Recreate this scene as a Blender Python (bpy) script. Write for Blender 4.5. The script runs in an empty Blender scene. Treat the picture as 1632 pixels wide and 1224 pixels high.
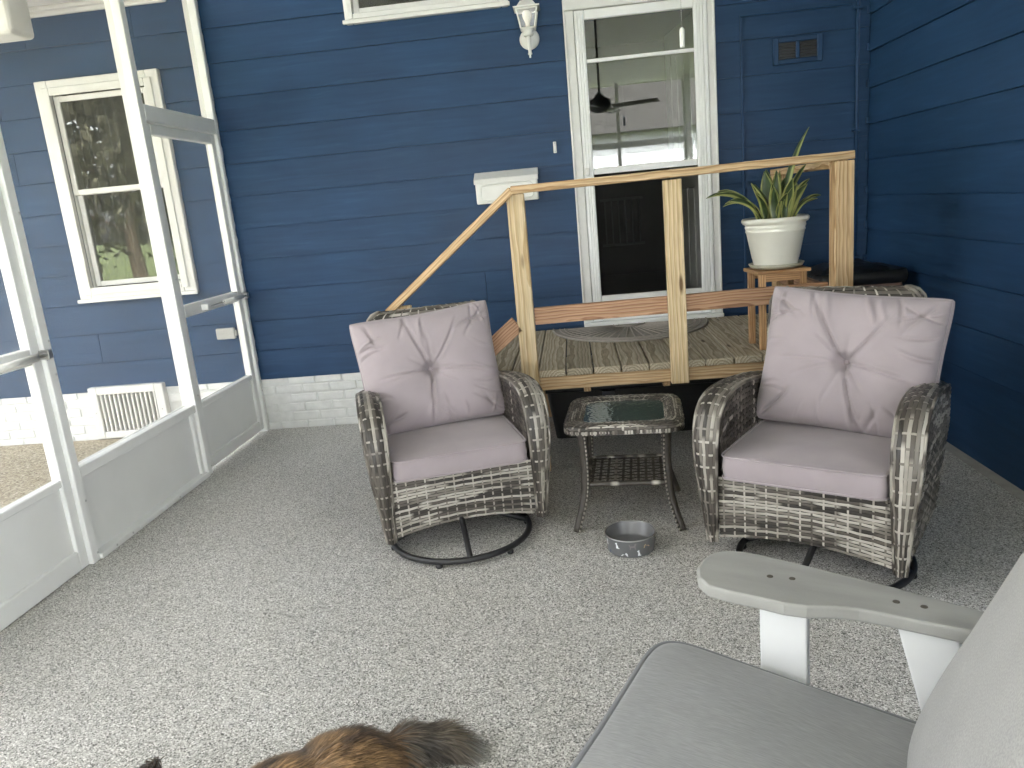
import bpy, bmesh, math, random
from mathutils import Vector, Matrix, noise
random.seed(7)
SC = bpy.context.scene
COL = SC.collection
R = math.radians

# ------------------------------------------------------------------ camera
cam_d = bpy.data.cameras.new('camera'); cam = bpy.data.objects.new('camera', cam_d); COL.objects.link(cam)
cam_d.sensor_width = 36; cam_d.lens = 36*1221.8/1632; cam_d.clip_start = .05; cam_d.clip_end = 2000
_r = Vector((.99319788, .07374535, -.09010882)); _u = Vector((.07056035, .23441111, .96957345)); _f = Vector((-.09262404, .9693364, -.22761312))
cam.matrix_world = Matrix(((_r.x, _u.x, -_f.x, 0), (_r.y, _u.y, -_f.y, 0), (_r.z, _u.z, -_f.z, 1.45), (0, 0, 0, 1)))
SC.camera = cam

# ------------------------------------------------------------------ world, sun, exposure
SUN_EL, SUN_AZ = 50, 14        # sun beyond the house: the porch side is open shade
w = bpy.data.worlds.new('World'); SC.world = w; w.use_nodes = True
nt = w.node_tree; nt.nodes.clear()
sky = nt.nodes.new('ShaderNodeTexSky'); sky.sky_type = 'NISHITA'; sky.sun_disc = False
sky.sun_elevation = R(SUN_EL); sky.sun_rotation = R(SUN_AZ); sky.air_density = 1.0; sky.dust_density = 5.0; sky.ozone_density = 1.0
hs = nt.nodes.new('ShaderNodeHueSaturation'); hs.inputs['Saturation'].default_value = .10
bg = nt.nodes.new('ShaderNodeBackground'); bg.inputs[1].default_value = .15
wo = nt.nodes.new('ShaderNodeOutputWorld')
nt.links.new(sky.outputs[0], hs.inputs['Color']); nt.links.new(hs.outputs[0], bg.inputs[0]); nt.links.new(bg.outputs[0], wo.inputs[0])
sun_d = bpy.data.lights.new('sun', 'SUN'); sun_d.energy = 2.0; sun_d.angle = R(14); sun_d.color = (1, .96, .9)
sun = bpy.data.objects.new('sun', sun_d); COL.objects.link(sun)
# Nishita: rotation 0 puts the sun at +Y, growing clockwise seen from above
_az = R(SUN_AZ); _sd = Vector((math.sin(_az)*math.cos(R(SUN_EL)), math.cos(_az)*math.cos(R(SUN_EL)), math.sin(R(SUN_EL))))
sun.rotation_euler = _sd.to_track_quat('Z', 'Y').to_euler(); sun.location = _sd*30
SC.view_settings.view_transform = 'Standard'; SC.view_settings.look = 'None'; SC.view_settings.gamma = 1
SC.view_settings.exposure = 4.4
SC.render.engine = 'CYCLES'
SC.cycles.use_denoising = True; SC.cycles.max_bounces = 7; SC.cycles.diffuse_bounces = 5; SC.cycles.transparent_max_bounces = 24
SC.cycles.caustics_reflective = False; SC.cycles.caustics_refractive = False
SC.cycles.sample_clamp_indirect = 6

# ------------------------------------------------------------------ helpers
WM = {}                                   # world matrices of things and parts placed in world space
def tag(o, label, cat=None, group=None, kind=None):
    if label: o['label'] = label
    if cat: o['category'] = cat
    if group: o['group'] = group
    if kind: o['kind'] = kind
    return o
def empty(name, loc=(0, 0, 0), rz=0, parent=None, rx=0):
    o = bpy.data.objects.new(name, None); COL.objects.link(o); o.empty_display_size = .1
    o.location = loc; o.rotation_euler = (rx, 0, rz)
    return o
def thing(name, label, cat, loc=(0, 0, 0), rz=0, group=None, rx=0):
    o = empty(name, loc, rz, rx=rx); tag(o, label, cat, group)
    WM[o] = Matrix.Translation(Vector(loc)) @ Matrix.Rotation(rz, 4, 'Z') @ Matrix.Rotation(rx, 4, 'X')
    return o
def link(name, me, mat=None, parent=None, M=None, local=False):
    """M: matrix in world space (local=False) or in the parent's space (local=True)."""
    o = bpy.data.objects.new(name, me); COL.objects.link(o)
    if mat is not None and len(me.materials) == 0: me.materials.append(mat)
    M = M or Matrix.Identity(4)
    if parent is None:
        o.matrix_basis = M; WM[o] = M
    else:
        o.parent = parent
        PW = WM[parent]
        if local: o.matrix_basis = M; WM[o] = PW @ M
        else: o.matrix_basis = PW.inverted() @ M; WM[o] = M
    return o
def mesh(verts, faces, smooth=False, cols=None, name='m'):
    me = bpy.data.meshes.new(name); me.from_pydata([tuple(v) for v in verts], [], faces)
    if cols is not None:
        a = me.color_attributes.new('Col', 'FLOAT_COLOR', 'POINT')
        a.data.foreach_set('color', [c for q in cols for c in (q[0], q[1], q[2], 1.0)])
    if smooth: me.polygons.foreach_set('use_smooth', [True]*len(me.polygons))
    me.update(); return me
def box_mesh(dx, dy, dz, bev=.003, seg=1):
    bm = bmesh.new(); bmesh.ops.create_cube(bm, size=1)
    for v in bm.verts: v.co = Vector((v.co.x*dx, v.co.y*dy, v.co.z*dz))
    b = min(bev, .45*min(dx, dy, dz))
    if b > 0: bmesh.ops.bevel(bm, geom=list(bm.edges), offset=b, segments=seg, profile=.5, affect='EDGES')
    me = bpy.data.meshes.new('box'); bm.to_mesh(me); bm.free(); return me
def box(name, x0, x1, y0, y1, z0, z1, mat, parent=None, axis='x', bev=.003, seg=1, local=False, rot=None):
    """A board whose local X runs along its length (grain)."""
    x0, x1 = min(x0, x1), max(x0, x1); y0, y1 = min(y0, y1), max(y0, y1); z0, z1 = min(z0, z1), max(z0, z1)
    c = Vector(((x0+x1)/2, (y0+y1)/2, (z0+z1)/2)); dx, dy, dz = x1-x0, y1-y0, z1-z0
    if axis == 'x': me = box_mesh(dx, dy, dz, bev, seg); Q = Matrix.Identity(4)
    elif axis == 'y': me = box_mesh(dy, dx, dz, bev, seg); Q = Matrix.Rotation(R(90), 4, 'Z')
    else: me = box_mesh(dz, dy, dx, bev, seg); Q = Matrix.Rotation(R(-90), 4, 'Y')
    if rot is not None: Q = rot @ Q
    return link(name, me, mat, parent, Matrix.Translation(c) @ Q, local)
def bar(name, p, q, wdt, hgt, mat, parent=None, up=(0, 0, 1), bev=.003, local=False):
    """A board from p to q, local X along it, local Z towards up."""
    p, q = Vector(p), Vector(q); d = q-p; X = d.normalized(); Z = Vector(up); Z = (Z - X*Z.dot(X)).normalized(); Y = Z.cross(X)
    M = Matrix(((X.x, Y.x, Z.x, 0), (X.y, Y.y, Z.y, 0), (X.z, Y.z, Z.z, 0), (0, 0, 0, 1)))
    return link(name, box_mesh(d.length, wdt, hgt, bev), mat, parent, Matrix.Translation((p+q)/2) @ M, local)
def catmull(pts, n):
    out = []; P = [Vector(p) for p in pts]; P = [2*P[0]-P[1]] + P + [2*P[-1]-P[-2]]
    for i in range(1, len(P)-2):
        for k in range(n):
            t = k/n; a, b, c, d = P[i-1], P[i], P[i+1], P[i+2]
            out.append(.5*((2*b) + (c-a)*t + (2*a-5*b+4*c-d)*t*t + (3*b-a-3*c+d)*t**3))
    out.append(P[-2]); return out
def tube_data(pts, rad, seg=8, closed=False, V=None, F=None, cap=True):
    V = [] if V is None else V; F = [] if F is None else F
    n = len(pts); pts = [Vector(p) for p in pts]; base = len(V); prev = None
    for i, p in enumerate(pts):
        if closed: d = pts[(i+1) % n]-pts[i-1]
        else: d = pts[min(i+1, n-1)]-pts[max(i-1, 0)]
        d = d.normalized() if d.length > 1e-9 else Vector((0, 0, 1))
        if prev is None:
            a = Vector((0, 0, 1)) if abs(d.z) < .9 else Vector((1, 0, 0)); x = d.cross(a).normalized()
        else: x = (prev - d*prev.dot(d)).normalized()
        prev = x; y = d.cross(x); r = rad(i/(max(n-1, 1))) if callable(rad) else rad
        for k in range(seg):
            t = 2*math.pi*k/seg; V.append(p + x*math.cos(t)*r + y*math.sin(t)*r)
    m = n if closed else n-1
    for i in range(m):
        for k in range(seg):
            a = base+i*seg+k; b = base+i*seg+(k+1) % seg; c = base+((i+1) % n)*seg+(k+1) % seg; d = base+((i+1) % n)*seg+k
            F.append((a, b, c, d))
    if not closed and cap:
        F.append(tuple(base+k for k in reversed(range(seg)))); F.append(tuple(base+(n-1)*seg+k for k in range(seg)))
    return V, F
def tube(name, pts, rad, mat, parent=None, seg=8, closed=False, local=False, M=None):
    V, F = tube_data(pts, rad, seg, closed); return link(name, mesh(V, F, True), mat, parent, M, local)
def lathe_mesh(prof, seg=40, smooth=True):
    V, F = [], []; n = len(prof)
    for k in range(seg):
        t = 2*math.pi*k/seg
        for r, z in prof: V.append((r*math.cos(t), r*math.sin(t), z))
    for k in range(seg):
        for i in range(n-1):
            a = k*n+i; b = ((k+1) % seg)*n+i; F.append((a, b, b+1, a+1))
    return mesh(V, F, smooth)
def prism_data(poly, z0, z1, V=None, F=None):
    V = [] if V is None else V; F = [] if F is None else F; b = len(V); n = len(poly)
    V += [(p[0], p[1], z0) for p in poly] + [(p[0], p[1], z1) for p in poly]
    F.append(tuple(b+i for i in reversed(range(n)))); F.append(tuple(b+n+i for i in range(n)))
    for i in range(n): F.append((b+i, b+(i+1) % n, b+n+(i+1) % n, b+n+i))
    return V, F
def boxes_data(bs, V=None, F=None):
    V = [] if V is None else V; F = [] if F is None else F
    for (x0, x1, y0, y1, z0, z1) in bs:
        b = len(V); V += [(x, y, z) for z in (z0, z1) for y in (y0, y1) for x in (x0, x1)]
        F += [tuple(b+i for i in q) for q in ((0, 2, 3, 1), (4, 5, 7, 6), (0, 1, 5, 4), (2, 6, 7, 3), (0, 4, 6, 2), (1, 3, 7, 5))]
    return V, F
def bevel_mod(o, wdt=.004, seg=2):
    m = o.modifiers.new('bevel', 'BEVEL'); m.width = wdt; m.segments = seg; m.limit_method = 'ANGLE'; return o

# ------------------------------------------------------------------ materials
MATS = {}
def new_mat(name):
    m = bpy.data.materials.new(name); m.use_nodes = True; n = m.node_tree; n.nodes.clear()
    o = n.nodes.new('ShaderNodeOutputMaterial'); b = n.nodes.new('ShaderNodeBsdfPrincipled'); n.links.new(b.outputs[0], o.inputs[0])
    MATS[name] = m; return m, n, b
def N(n, t, **k):
    x = n.nodes.new(t)
    for a, v in k.items(): setattr(x, a, v)
    return x
def ramp(n, stops, interp='LINEAR'):
    r = N(n, 'ShaderNodeValToRGB'); r.color_ramp.interpolation = interp; e = r.color_ramp.elements
    while len(e) < len(stops): e.new(.5)
    for el, (p, c) in zip(e, stops): el.position = p; el.color = (*c, 1)
    return r
def coords(n, scale=(1, 1, 1), rnd=True, kind='Object'):
    tc = N(n, 'ShaderNodeTexCoord'); mp = N(n, 'ShaderNodeMapping'); mp.inputs['Scale'].default_value = scale
    n.links.new(tc.outputs[kind], mp.inputs[0])
    if not rnd: return mp.outputs[0]
    oi = N(n, 'ShaderNodeObjectInfo'); ml = N(n, 'ShaderNodeVectorMath', operation='SCALE'); ml.inputs[0].default_value = (37, 53, 71)
    n.links.new(oi.outputs['Random'], ml.inputs['Scale']); ad = N(n, 'ShaderNodeVectorMath', operation='ADD')
    n.links.new(mp.outputs[0], ad.inputs[0]); n.links.new(ml.outputs[0], ad.inputs[1]); return ad.outputs[0]
def paint(name, col, rough=.5, var=.06, scale=6, bump=.0, bscale=80, metal=0, spec=.5, stretch=(1, 1, 1), dirt=None):
    m, n, b = new_mat(name); v = coords(n, stretch)
    t = N(n, 'ShaderNodeTexNoise'); t.inputs['Scale'].default_value = scale; t.inputs['Detail'].default_value = 5; n.links.new(v, t.inputs['Vector'])
    lo = tuple(c*(1-var*1.6) for c in col); hi = tuple(min(1, c*(1+var)) for c in col)
    r = ramp(n, [(.3, lo), (.7, hi)]); n.links.new(t.outputs[0], r.inputs[0]); out = r.outputs[0]
    if dirt:
        t3 = N(n, 'ShaderNodeTexNoise'); t3.inputs['Scale'].default_value = dirt[1]; t3.inputs['Detail'].default_value = 8; n.links.new(v, t3.inputs['Vector'])
        r3 = ramp(n, [(dirt[2], (0, 0, 0)), (min(1, dirt[2]+.15), (1, 1, 1))]); n.links.new(t3.outputs[0], r3.inputs[0])
        mx = N(n, 'ShaderNodeMix', data_type='RGBA'); mx.inputs['B'].default_value = (*dirt[0], 1); n.links.new(r3.outputs[0], mx.inputs['Factor']); n.links.new(out, mx.inputs['A']); out = mx.outputs['Result']
    n.links.new(out, b.inputs['Base Color'])
    b.inputs['Roughness'].default_value = rough; b.inputs['Metallic'].default_value = metal; b.inputs['Specular IOR Level'].default_value = spec
    if bump:
        t2 = N(n, 'ShaderNodeTexNoise'); t2.inputs['Scale'].default_value = bscale; t2.inputs['Detail'].default_value = 4; n.links.new(v, t2.inputs['Vector'])
        bp = N(n, 'ShaderNodeBump'); bp.inputs['Strength'].default_value = bump; bp.inputs['Distance'].default_value = .004
        n.links.new(t2.outputs[0], bp.inputs['Height']); n.links.new(bp.outputs[0], b.inputs['Normal'])
    return m
def wood(name, dark, mid, light, rough=.65, rings=22):
    m, n, b = new_mat(name); v = coords(n, (.28, 1, 1), rnd=False)
    oi = N(n, 'ShaderNodeObjectInfo'); ml = N(n, 'ShaderNodeVectorMath', operation='MULTIPLY_ADD')
    cb = N(n, 'ShaderNodeCombineXYZ'); n.links.new(oi.outputs['Random'], cb.inputs[0])
    ma = N(n, 'ShaderNodeMath', operation='MULTIPLY_ADD'); ma.inputs[1].default_value = .09; ma.inputs[2].default_value = -.045; n.links.new(oi.outputs['Random'], ma.inputs[0])
    n.links.new(ma.outputs[0], cb.inputs[1]); cb.inputs[2].default_value = .035
    ml.inputs[1].default_value = (9, 1, 1); n.links.new(cb.outputs[0], ml.inputs[0]); n.links.new(v, ml.inputs[2])
    wv = N(n, 'ShaderNodeTexWave', wave_type='RINGS', rings_direction='X', wave_profile='SAW'); wv.inputs['Scale'].default_value = rings; wv.inputs['Distortion'].default_value = 5.5
    wv.inputs['Detail'].default_value = 2.5; wv.inputs['Detail Scale'].default_value = .7; n.links.new(ml.outputs[0], wv.inputs['Vector'])
    r = ramp(n, [(0, light), (.55, mid), (.9, dark), (1, mid)]); n.links.new(wv.outputs[0], r.inputs[0])
    v2 = coords(n, (4, 90, 90)); t = N(n, 'ShaderNodeTexNoise'); t.inputs['Scale'].default_value = 1.5; t.inputs['Detail'].default_value = 6; n.links.new(v2, t.inputs['Vector'])
    r2 = ramp(n, [(.3, (.72, .7, .68)), (.65, (1.08, 1.08, 1.08))]); n.links.new(t.outputs[0], r2.inputs[0])
    mx = N(n, 'ShaderNodeMix', data_type='RGBA', blend_type='MULTIPLY'); mx.inputs['Factor'].default_value = 1; n.links.new(r.outputs[0], mx.inputs['A']); n.links.new(r2.outputs[0], mx.inputs['B'])
    # knots
    v3 = coords(n, (1.6, 7, 7)); vo = N(n, 'ShaderNodeTexVoronoi'); vo.inputs['Scale'].default_value = 1.0; n.links.new(v3, vo.inputs['Vector'])
    r3 = ramp(n, [(.05, (1, 1, 1)), (.1, (0, 0, 0))]); n.links.new(vo.outputs['Distance'], r3.inputs[0])
    mk = N(n, 'ShaderNodeMix', data_type='RGBA'); mk.inputs['B'].default_value = (dark[0]*.3, dark[1]*.25, dark[2]*.22, 1); n.links.new(r3.outputs[0], mk.inputs['Factor']); n.links.new(mx.outputs['Result'], mk.inputs['A'])
    # board-to-board tone
    hsv = N(n, 'ShaderNodeHueSaturation'); mr = N(n, 'ShaderNodeMapRange'); mr.inputs['To Min'].default_value = .82; mr.inputs['To Max'].default_value = 1.14
    n.links.new(oi.outputs['Random'], mr.inputs[0]); n.links.new(mr.outputs[0], hsv.inputs['Value']); n.links.new(mk.outputs['Result'], hsv.inputs['Color'])
    n.links.new(hsv.outputs[0], b.inputs['Base Color']); b.inputs['Roughness'].default_value = rough; b.inputs['Specular IOR Level'].default_value = .3
    bp = N(n, 'ShaderNodeBump'); bp.inputs['Strength'].default_value = .25; bp.inputs['Distance'].default_value = .002; n.links.new(t.outputs[0], bp.inputs['Height']); n.links.new(bp.outputs[0], b.inputs['Normal'])
    return m
def fabric(name, col, rough=.85, thread=900, streak=None, sheen=.25):
    m, n, b = new_mat(name); v = coords(n, (1, 1, 1))
    t = N(n, 'ShaderNodeTexNoise'); t.inputs['Scale'].default_value = 7; t.inputs['Detail'].default_value = 4; n.links.new(v, t.inputs['Vector'])
    r = ramp(n, [(.3, tuple(c*.93 for c in col)), (.7, tuple(c*1.05 for c in col))]); n.links.new(t.outputs[0], r.inputs[0]); out = r.outputs[0]
    if streak:
        v2 = coords(n, streak); t2 = N(n, 'ShaderNodeTexNoise'); t2.inputs['Scale'].default_value = 1; t2.inputs['Detail'].default_value = 3; n.links.new(v2, t2.inputs['Vector'])
        r2 = ramp(n, [(.35, (.84, .84, .85)), (.65, (1.1, 1.1, 1.1))]); n.links.new(t2.outputs[0], r2.inputs[0])
        mx = N(n, 'ShaderNodeMix', data_type='RGBA', blend_type='MULTIPLY'); mx.inputs['Factor'].default_value = 1; n.links.new(out, mx.inputs['A']); n.links.new(r2.outputs[0], mx.inputs['B']); out = mx.outputs['Result']
    n.links.new(out, b.inputs['Base Color']); b.inputs['Roughness'].default_value = rough; b.inputs['Specular IOR Level'].default_value = .2
    b.inputs['Sheen Weight'].default_value = sheen
    t3 = N(n, 'ShaderNodeTexNoise'); t3.inputs['Scale'].default_value = thread; n.links.new(v, t3.inputs['Vector'])
    bp = N(n, 'ShaderNodeBump'); bp.inputs['Strength'].default_value = .12; bp.inputs['Distance'].default_value = .001; n.links.new(t3.outputs[0], bp.inputs['Height']); n.links.new(bp.outputs[0], b.inputs['Normal'])
    return m
def vcol(name, rough=.45, spec=.5, sheen=0):
    m, n, b = new_mat(name); a = N(n, 'ShaderNodeVertexColor', layer_name='Col'); n.links.new(a.outputs[0], b.inputs['Base Color'])
    b.inputs['Roughness'].default_value = rough; b.inputs['Specular IOR Level'].default_value = spec; b.inputs['Sheen Weight'].default_value = sheen; return m
def glass(name, tint=(1, 1, 1), boost=1.7, rough=.01, bump=0, ior=1.5):
    m = bpy.data.materials.new(name); m.use_nodes = True; n = m.node_tree; n.nodes.clear(); MATS[name] = m
    o = N(n, 'ShaderNodeOutputMaterial'); tr = N(n, 'ShaderNodeBsdfTransparent'); gl = N(n, 'ShaderNodeBsdfGlossy'); mx = N(n, 'ShaderNodeMixShader'); fr = N(n, 'ShaderNodeFresnel'); mu = N(n, 'ShaderNodeMath', operation='MULTIPLY', use_clamp=True)
    tr.inputs[0].default_value = (*tint, 1); gl.inputs['Roughness'].default_value = rough; fr.inputs[0].default_value = ior; mu.inputs[1].default_value = boost
    n.links.new(fr.outputs[0], mu.inputs[0]); n.links.new(mu.outputs[0], mx.inputs[0]); n.links.new(tr.outputs[0], mx.inputs[1]); n.links.new(gl.outputs[0], mx.inputs[2]); n.links.new(mx.outputs[0], o.inputs[0])
    if bump:
        v = coords(n, (1, 1, 1)); t = N(n, 'ShaderNodeTexVoronoi', feature='SMOOTH_F1'); t.inputs['Scale'].default_value = 62; n.links.new(v, t.inputs['Vector'])
        bp = N(n, 'ShaderNodeBump'); bp.inputs['Strength'].default_value = bump; bp.inputs['Distance'].default_value = .003; n.links.new(t.outputs['Distance'], bp.inputs['Height'])
        n.links.new(bp.outputs[0], gl.inputs['Normal'])
    return m

def m_siding():
    m, n, b = new_mat('blue_siding'); v = coords(n, (2.2, 30, 30))
    t = N(n, 'ShaderNodeTexNoise'); t.inputs['Scale'].default_value = 1.2; t.inputs['Detail'].default_value = 6; t.inputs['Distortion'].default_value = .6; n.links.new(v, t.inputs['Vector'])
    v1 = coords(n, (1, 1, 1)); t1 = N(n, 'ShaderNodeTexNoise'); t1.inputs['Scale'].default_value = 2.5; t1.inputs['Detail'].default_value = 4; n.links.new(v1, t1.inputs['Vector'])
    r = ramp(n, [(.3, (.0145, .047, .112)), (.7, (.019, .059, .137))]); n.links.new(t1.outputs[0], r.inputs[0])
    r2 = ramp(n, [(.35, (.80, .82, .84)), (.62, (1.0, 1.0, 1.0)), (.8, (1.55, 1.35, 1.2))]); n.links.new(t.outputs[0], r2.inputs[0])
    mx = N(n, 'ShaderNodeMix', data_type='RGBA', blend_type='MULTIPLY'); mx.inputs['Factor'].default_value = 1; n.links.new(r.outputs[0], mx.inputs['A']); n.links.new(r2.outputs[0], mx.inputs['B'])
    n.links.new(mx.outputs['Result'], b.inputs['Base Color'])
    rr = N(n, 'ShaderNodeMapRange'); b.inputs['Specular IOR Level'].default_value = .3; rr.inputs['To Min'].default_value = .42; rr.inputs['To Max'].default_value = .62; n.links.new(t1.outputs[0], rr.inputs[0]); n.links.new(rr.outputs[0], b.inputs['Roughness'])
    bp = N(n, 'ShaderNodeBump'); bp.inputs['Strength'].default_value = .4; bp.inputs['Distance'].default_value = .003; n.links.new(t.outputs[0], bp.inputs['Height']); n.links.new(bp.outputs[0], b.inputs['Normal'])
    return m
def m_floor(name, stops, scale, rough, coat):
    m, n, b = new_mat(name); v = coords(n, (1, 1, 1), rnd=False)
    # uneven flakes: warp the cells
    wn = N(n, 'ShaderNodeTexNoise'); wn.inputs['Scale'].default_value = scale*.9; n.links.new(v, wn.inputs['Vector'])
    mad = N(n, 'ShaderNodeVectorMath', operation='MULTIPLY_ADD'); mad.inputs[1].default_value = (.006,)*3; n.links.new(wn.outputs['Color'], mad.inputs[0]); n.links.new(v, mad.inputs[2])
    vo = N(n, 'ShaderNodeTexVoronoi'); vo.inputs['Scale'].default_value = scale; n.links.new(mad.outputs[0], vo.inputs['Vector'])
    sp = N(n, 'ShaderNodeSeparateColor'); n.links.new(vo.outputs['Color'], sp.inputs[0])
    r = ramp(n, stops, 'CONSTANT'); n.links.new(sp.outputs[0], r.inputs[0])
    t1 = N(n, 'ShaderNodeTexNoise'); t1.inputs['Scale'].default_value = 1.3; t1.inputs['Detail'].default_value = 5; n.links.new(v, t1.inputs['Vector'])
    r1 = ramp(n, [(.3, (.90, .895, .88)), (.7, (1.04, 1.04, 1.04))]); n.links.new(t1.outputs[0], r1.inputs[0])
    mx = N(n, 'ShaderNodeMix', data_type='RGBA', blend_type='MULTIPLY'); mx.inputs['Factor'].default_value = 1; n.links.new(r.outputs[0], mx.inputs['A']); n.links.new(r1.outputs[0], mx.inputs['B'])
    n.links.new(mx.outputs['Result'], b.inputs['Base Color']); b.inputs['Roughness'].default_value = rough
    b.inputs['Coat Weight'].default_value = coat; b.inputs['Coat Roughness'].default_value = .22
    bp = N(n, 'ShaderNodeBump'); bp.inputs['Strength'].default_value = .25; bp.inputs['Distance'].default_value = .0015; n.links.new(sp.outputs[1], bp.inputs['Height']); n.links.new(bp.outputs[0], b.inputs['Normal'])
    return m
M_SIDING = m_siding()
M_FLOOR = m_floor('flake_epoxy', [(0, (.08, .077, .071)), (.15, (.30, .291, .276)), (.37, (.47, .458, .438)), (.65, (.61, .598, .575)), (.85, (.85, .835, .815))], 280, .45, .35)
M_PATIO = m_floor('exposed_aggregate', [(0, (.22, .18, .12)), (.2, (.36, .31, .22)), (.6, (.46, .41, .31)), (.9, (.6, .55, .45))], 90, .75, 0)
M_WHITE = paint('white_paint', (.74, .74, .71), .4, .04, 9, .05, 60)
M_TRIM = paint('aged_white_trim', (.72, .72, .70), .5, .05, 7, .12, 40, dirt=((.55, .52, .44), 5, .68))
M_BRICK = paint('painted_brick', (.72, .73, .72), .6, .06, 14, .5, 90)
M_MORTAR = paint('painted_mortar', (.68, .69, .68), .7, .06, 20, .4, 120)
M_ALU = paint('white_aluminium', (.80, .81, .80), .35, .03, 6, spec=.5)
M_KICK = paint('kick_panel_white', (.80, .81, .80), .35, .03, 3)
M_STEEL = paint('steel', (.55, .55, .55), .3, .05, 10, metal=1)
M_BLACK = paint('black_metal', (.018, .018, .02), .38, .1, 20)
M_BAG = paint('black_plastic_bag', (.012, .012, .013), .3, .1, 20, .8, 30)
M_BIN = paint('brown_plastic', (.21, .13, .11), .5, .06, 12)
M_PINE = wood('treated_pine', (.36, .215, .105), (.55, .385, .215), (.63, .475, .30))
M_PINE2 = wood('pale_pine', (.46, .325, .17), (.61, .475, .285), (.67, .545, .365), rings=16)
M_CEDAR = wood('red_pine', (.27, .14, .08), (.43, .25, .15), (.52, .325, .21))
M_DECK = wood('weathered_deck', (.27, .225, .155), (.42, .365, .27), (.52, .465, .365), .75)
M_STAND = wood('orange_wood', (.36, .19, .09), (.52, .31, .16), (.62, .40, .22), .5, 30)
M_MAUVE = fabric('mauve_fabric', (.36, .312, .33))
M_GREYF = fabric('grey_marl_fabric', (.28, .282, .288), streak=(40, 800, 80))
M_GREYL = fabric('light_grey_fabric', (.315, .313, .308), streak=(300, 300, 60))
M_PIPE = fabric('grey_piping', (.2, .205, .22))
M_POLYG = paint('grey_poly_lumber', (.335, .333, .318), .55, .07, 5, .25, 150, stretch=(1, 4, 4))
M_POLYW = paint('white_poly_lumber', (.80, .81, .82), .45, .03, 5, .1, 120)
M_WICK = vcol('wicker_strand', .42, .5)
M_WICKD = paint('gap_shade_and_deck', (.03, .027, .024), .7, .2, 60)  # near-black: shade between strands as colour; also seat deck and table underside
M_LEAF = vcol('leaf', .4, .5)
M_POT = paint('cream_glazed_pot', (.74, .73, .66), .3, .05, 5, .06, 60)
M_SOIL = paint('soil', (.05, .035, .022), .95, .3, 60, .8, 120)
M_FUR = vcol('dog_fur', .6, .3, .2)
M_MAT = paint('mat_rubber', (.26, .235, .21), .9, .12, 40, .5, 200)
M_MATR = paint('mat_ridge', (.36, .325, .29), .9, .1, 40, .4, 200)
M_BOWL = paint('bowl_grey', (.14, .145, .15), .4, .05, 8)
M_BOWLIN = paint('bowl_grey_inner', (.17, .17, .175), .35, .06, 20, metal=.2)
M_PRW = paint('print_white', (.78, .8, .82), .4, .03); M_PRT = paint('print_tan', (.6, .45, .3), .4, .05); M_PRB = paint('print_slate', (.09, .12, .19), .4, .05); M_PRG = paint('print_taupe', (.24, .22, .23), .4, .05)
M_GLASS = glass('window_glass', (.74, .77, .74), 2.4)
def m_tglass():
    m, n, b = new_mat('rippled_table_glass'); b.inputs['Base Color'].default_value = (.055, .078, .07, 1); b.inputs['Roughness'].default_value = .10; b.inputs['IOR'].default_value = 1.6
    v = coords(n, (1, 1, 1)); t = N(n, 'ShaderNodeTexVoronoi', feature='SMOOTH_F1'); t.inputs['Scale'].default_value = 60; n.links.new(v, t.inputs['Vector'])
    bp = N(n, 'ShaderNodeBump'); bp.inputs['Strength'].default_value = .35; bp.inputs['Distance'].default_value = .003; n.links.new(t.outputs['Distance'], bp.inputs['Height']); n.links.new(bp.outputs[0], b.inputs['Normal']); return m
M_TGLASS = m_tglass()
M_LGLASS = glass('lantern_glass', (.93, .9, .8), 1.0)
M_DARK = paint('interior_wall', (.16, .155, .14), .8, .06, 3)
M_INFLOOR = paint('interior_floor', (.07, .05, .035), .4, .2, 4)
M_CURT = fabric('curtain', (.15, .15, .135), streak=(90, 2, 2))
M_CEIL = paint('ceiling_white', (.80, .80, .79), .55, .04, 3)
M_LAWN = paint('lawn_grass', (.085, .11, .03), .9, .5, 1.5, .8, 40)
M_VINYL = paint('neighbour_vinyl', (.74, .77, .82), .5, .03, 2)
M_ROOF = paint('shingles', (.06, .058, .055), .9, .3, 6)
M_CONC = paint('bare_concrete', (.36, .35, .33), .8, .12, 12, .4, 80)
M_BOUNCE = paint('pale_bounce', (.56, .55, .52), .85, .1, 1.2, .2, 40)  # pale tone raised for the light it throws back
M_BARK = paint('bark', (.10, .075, .05), .9, .3, 12, .9, 25)
M_FOL = vcol('tree_leaf', .55, .3)
M_OUTLET = paint('outlet_grey', (.42, .42, .40), .5, .05)
M_LOUVB = paint('louvre_dark', (.035, .037, .042), .6, .1)
M_REG = paint('register_grey', (.28, .28, .27), .6, .05)
M_LOUV = paint('louvre_bronze', (.10, .085, .07), .6, .1)
def m_screen(nm='insect_screen', col=(.36, .35, .33), fac=.34):
    m = bpy.data.materials.new(nm); m.use_nodes = True; n = m.node_tree; n.nodes.clear(); MATS['screen'] = m
    o = N(n, 'ShaderNodeOutputMaterial'); tr = N(n, 'ShaderNodeBsdfTransparent'); df = N(n, 'ShaderNodeBsdfDiffuse'); mx = N(n, 'ShaderNodeMixShader')
    df.inputs[0].default_value = (*col, 1); mx.inputs[0].default_value = fac
    n.links.new(tr.outputs[0], mx.inputs[1]); n.links.new(df.outputs[0], mx.inputs[2]); n.links.new(mx.outputs[0], o.inputs[0]); return m
M_SCREEN = m_screen(); M_DSCREEN = m_screen('dark_screen', (.02, .02, .02), .5)

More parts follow.
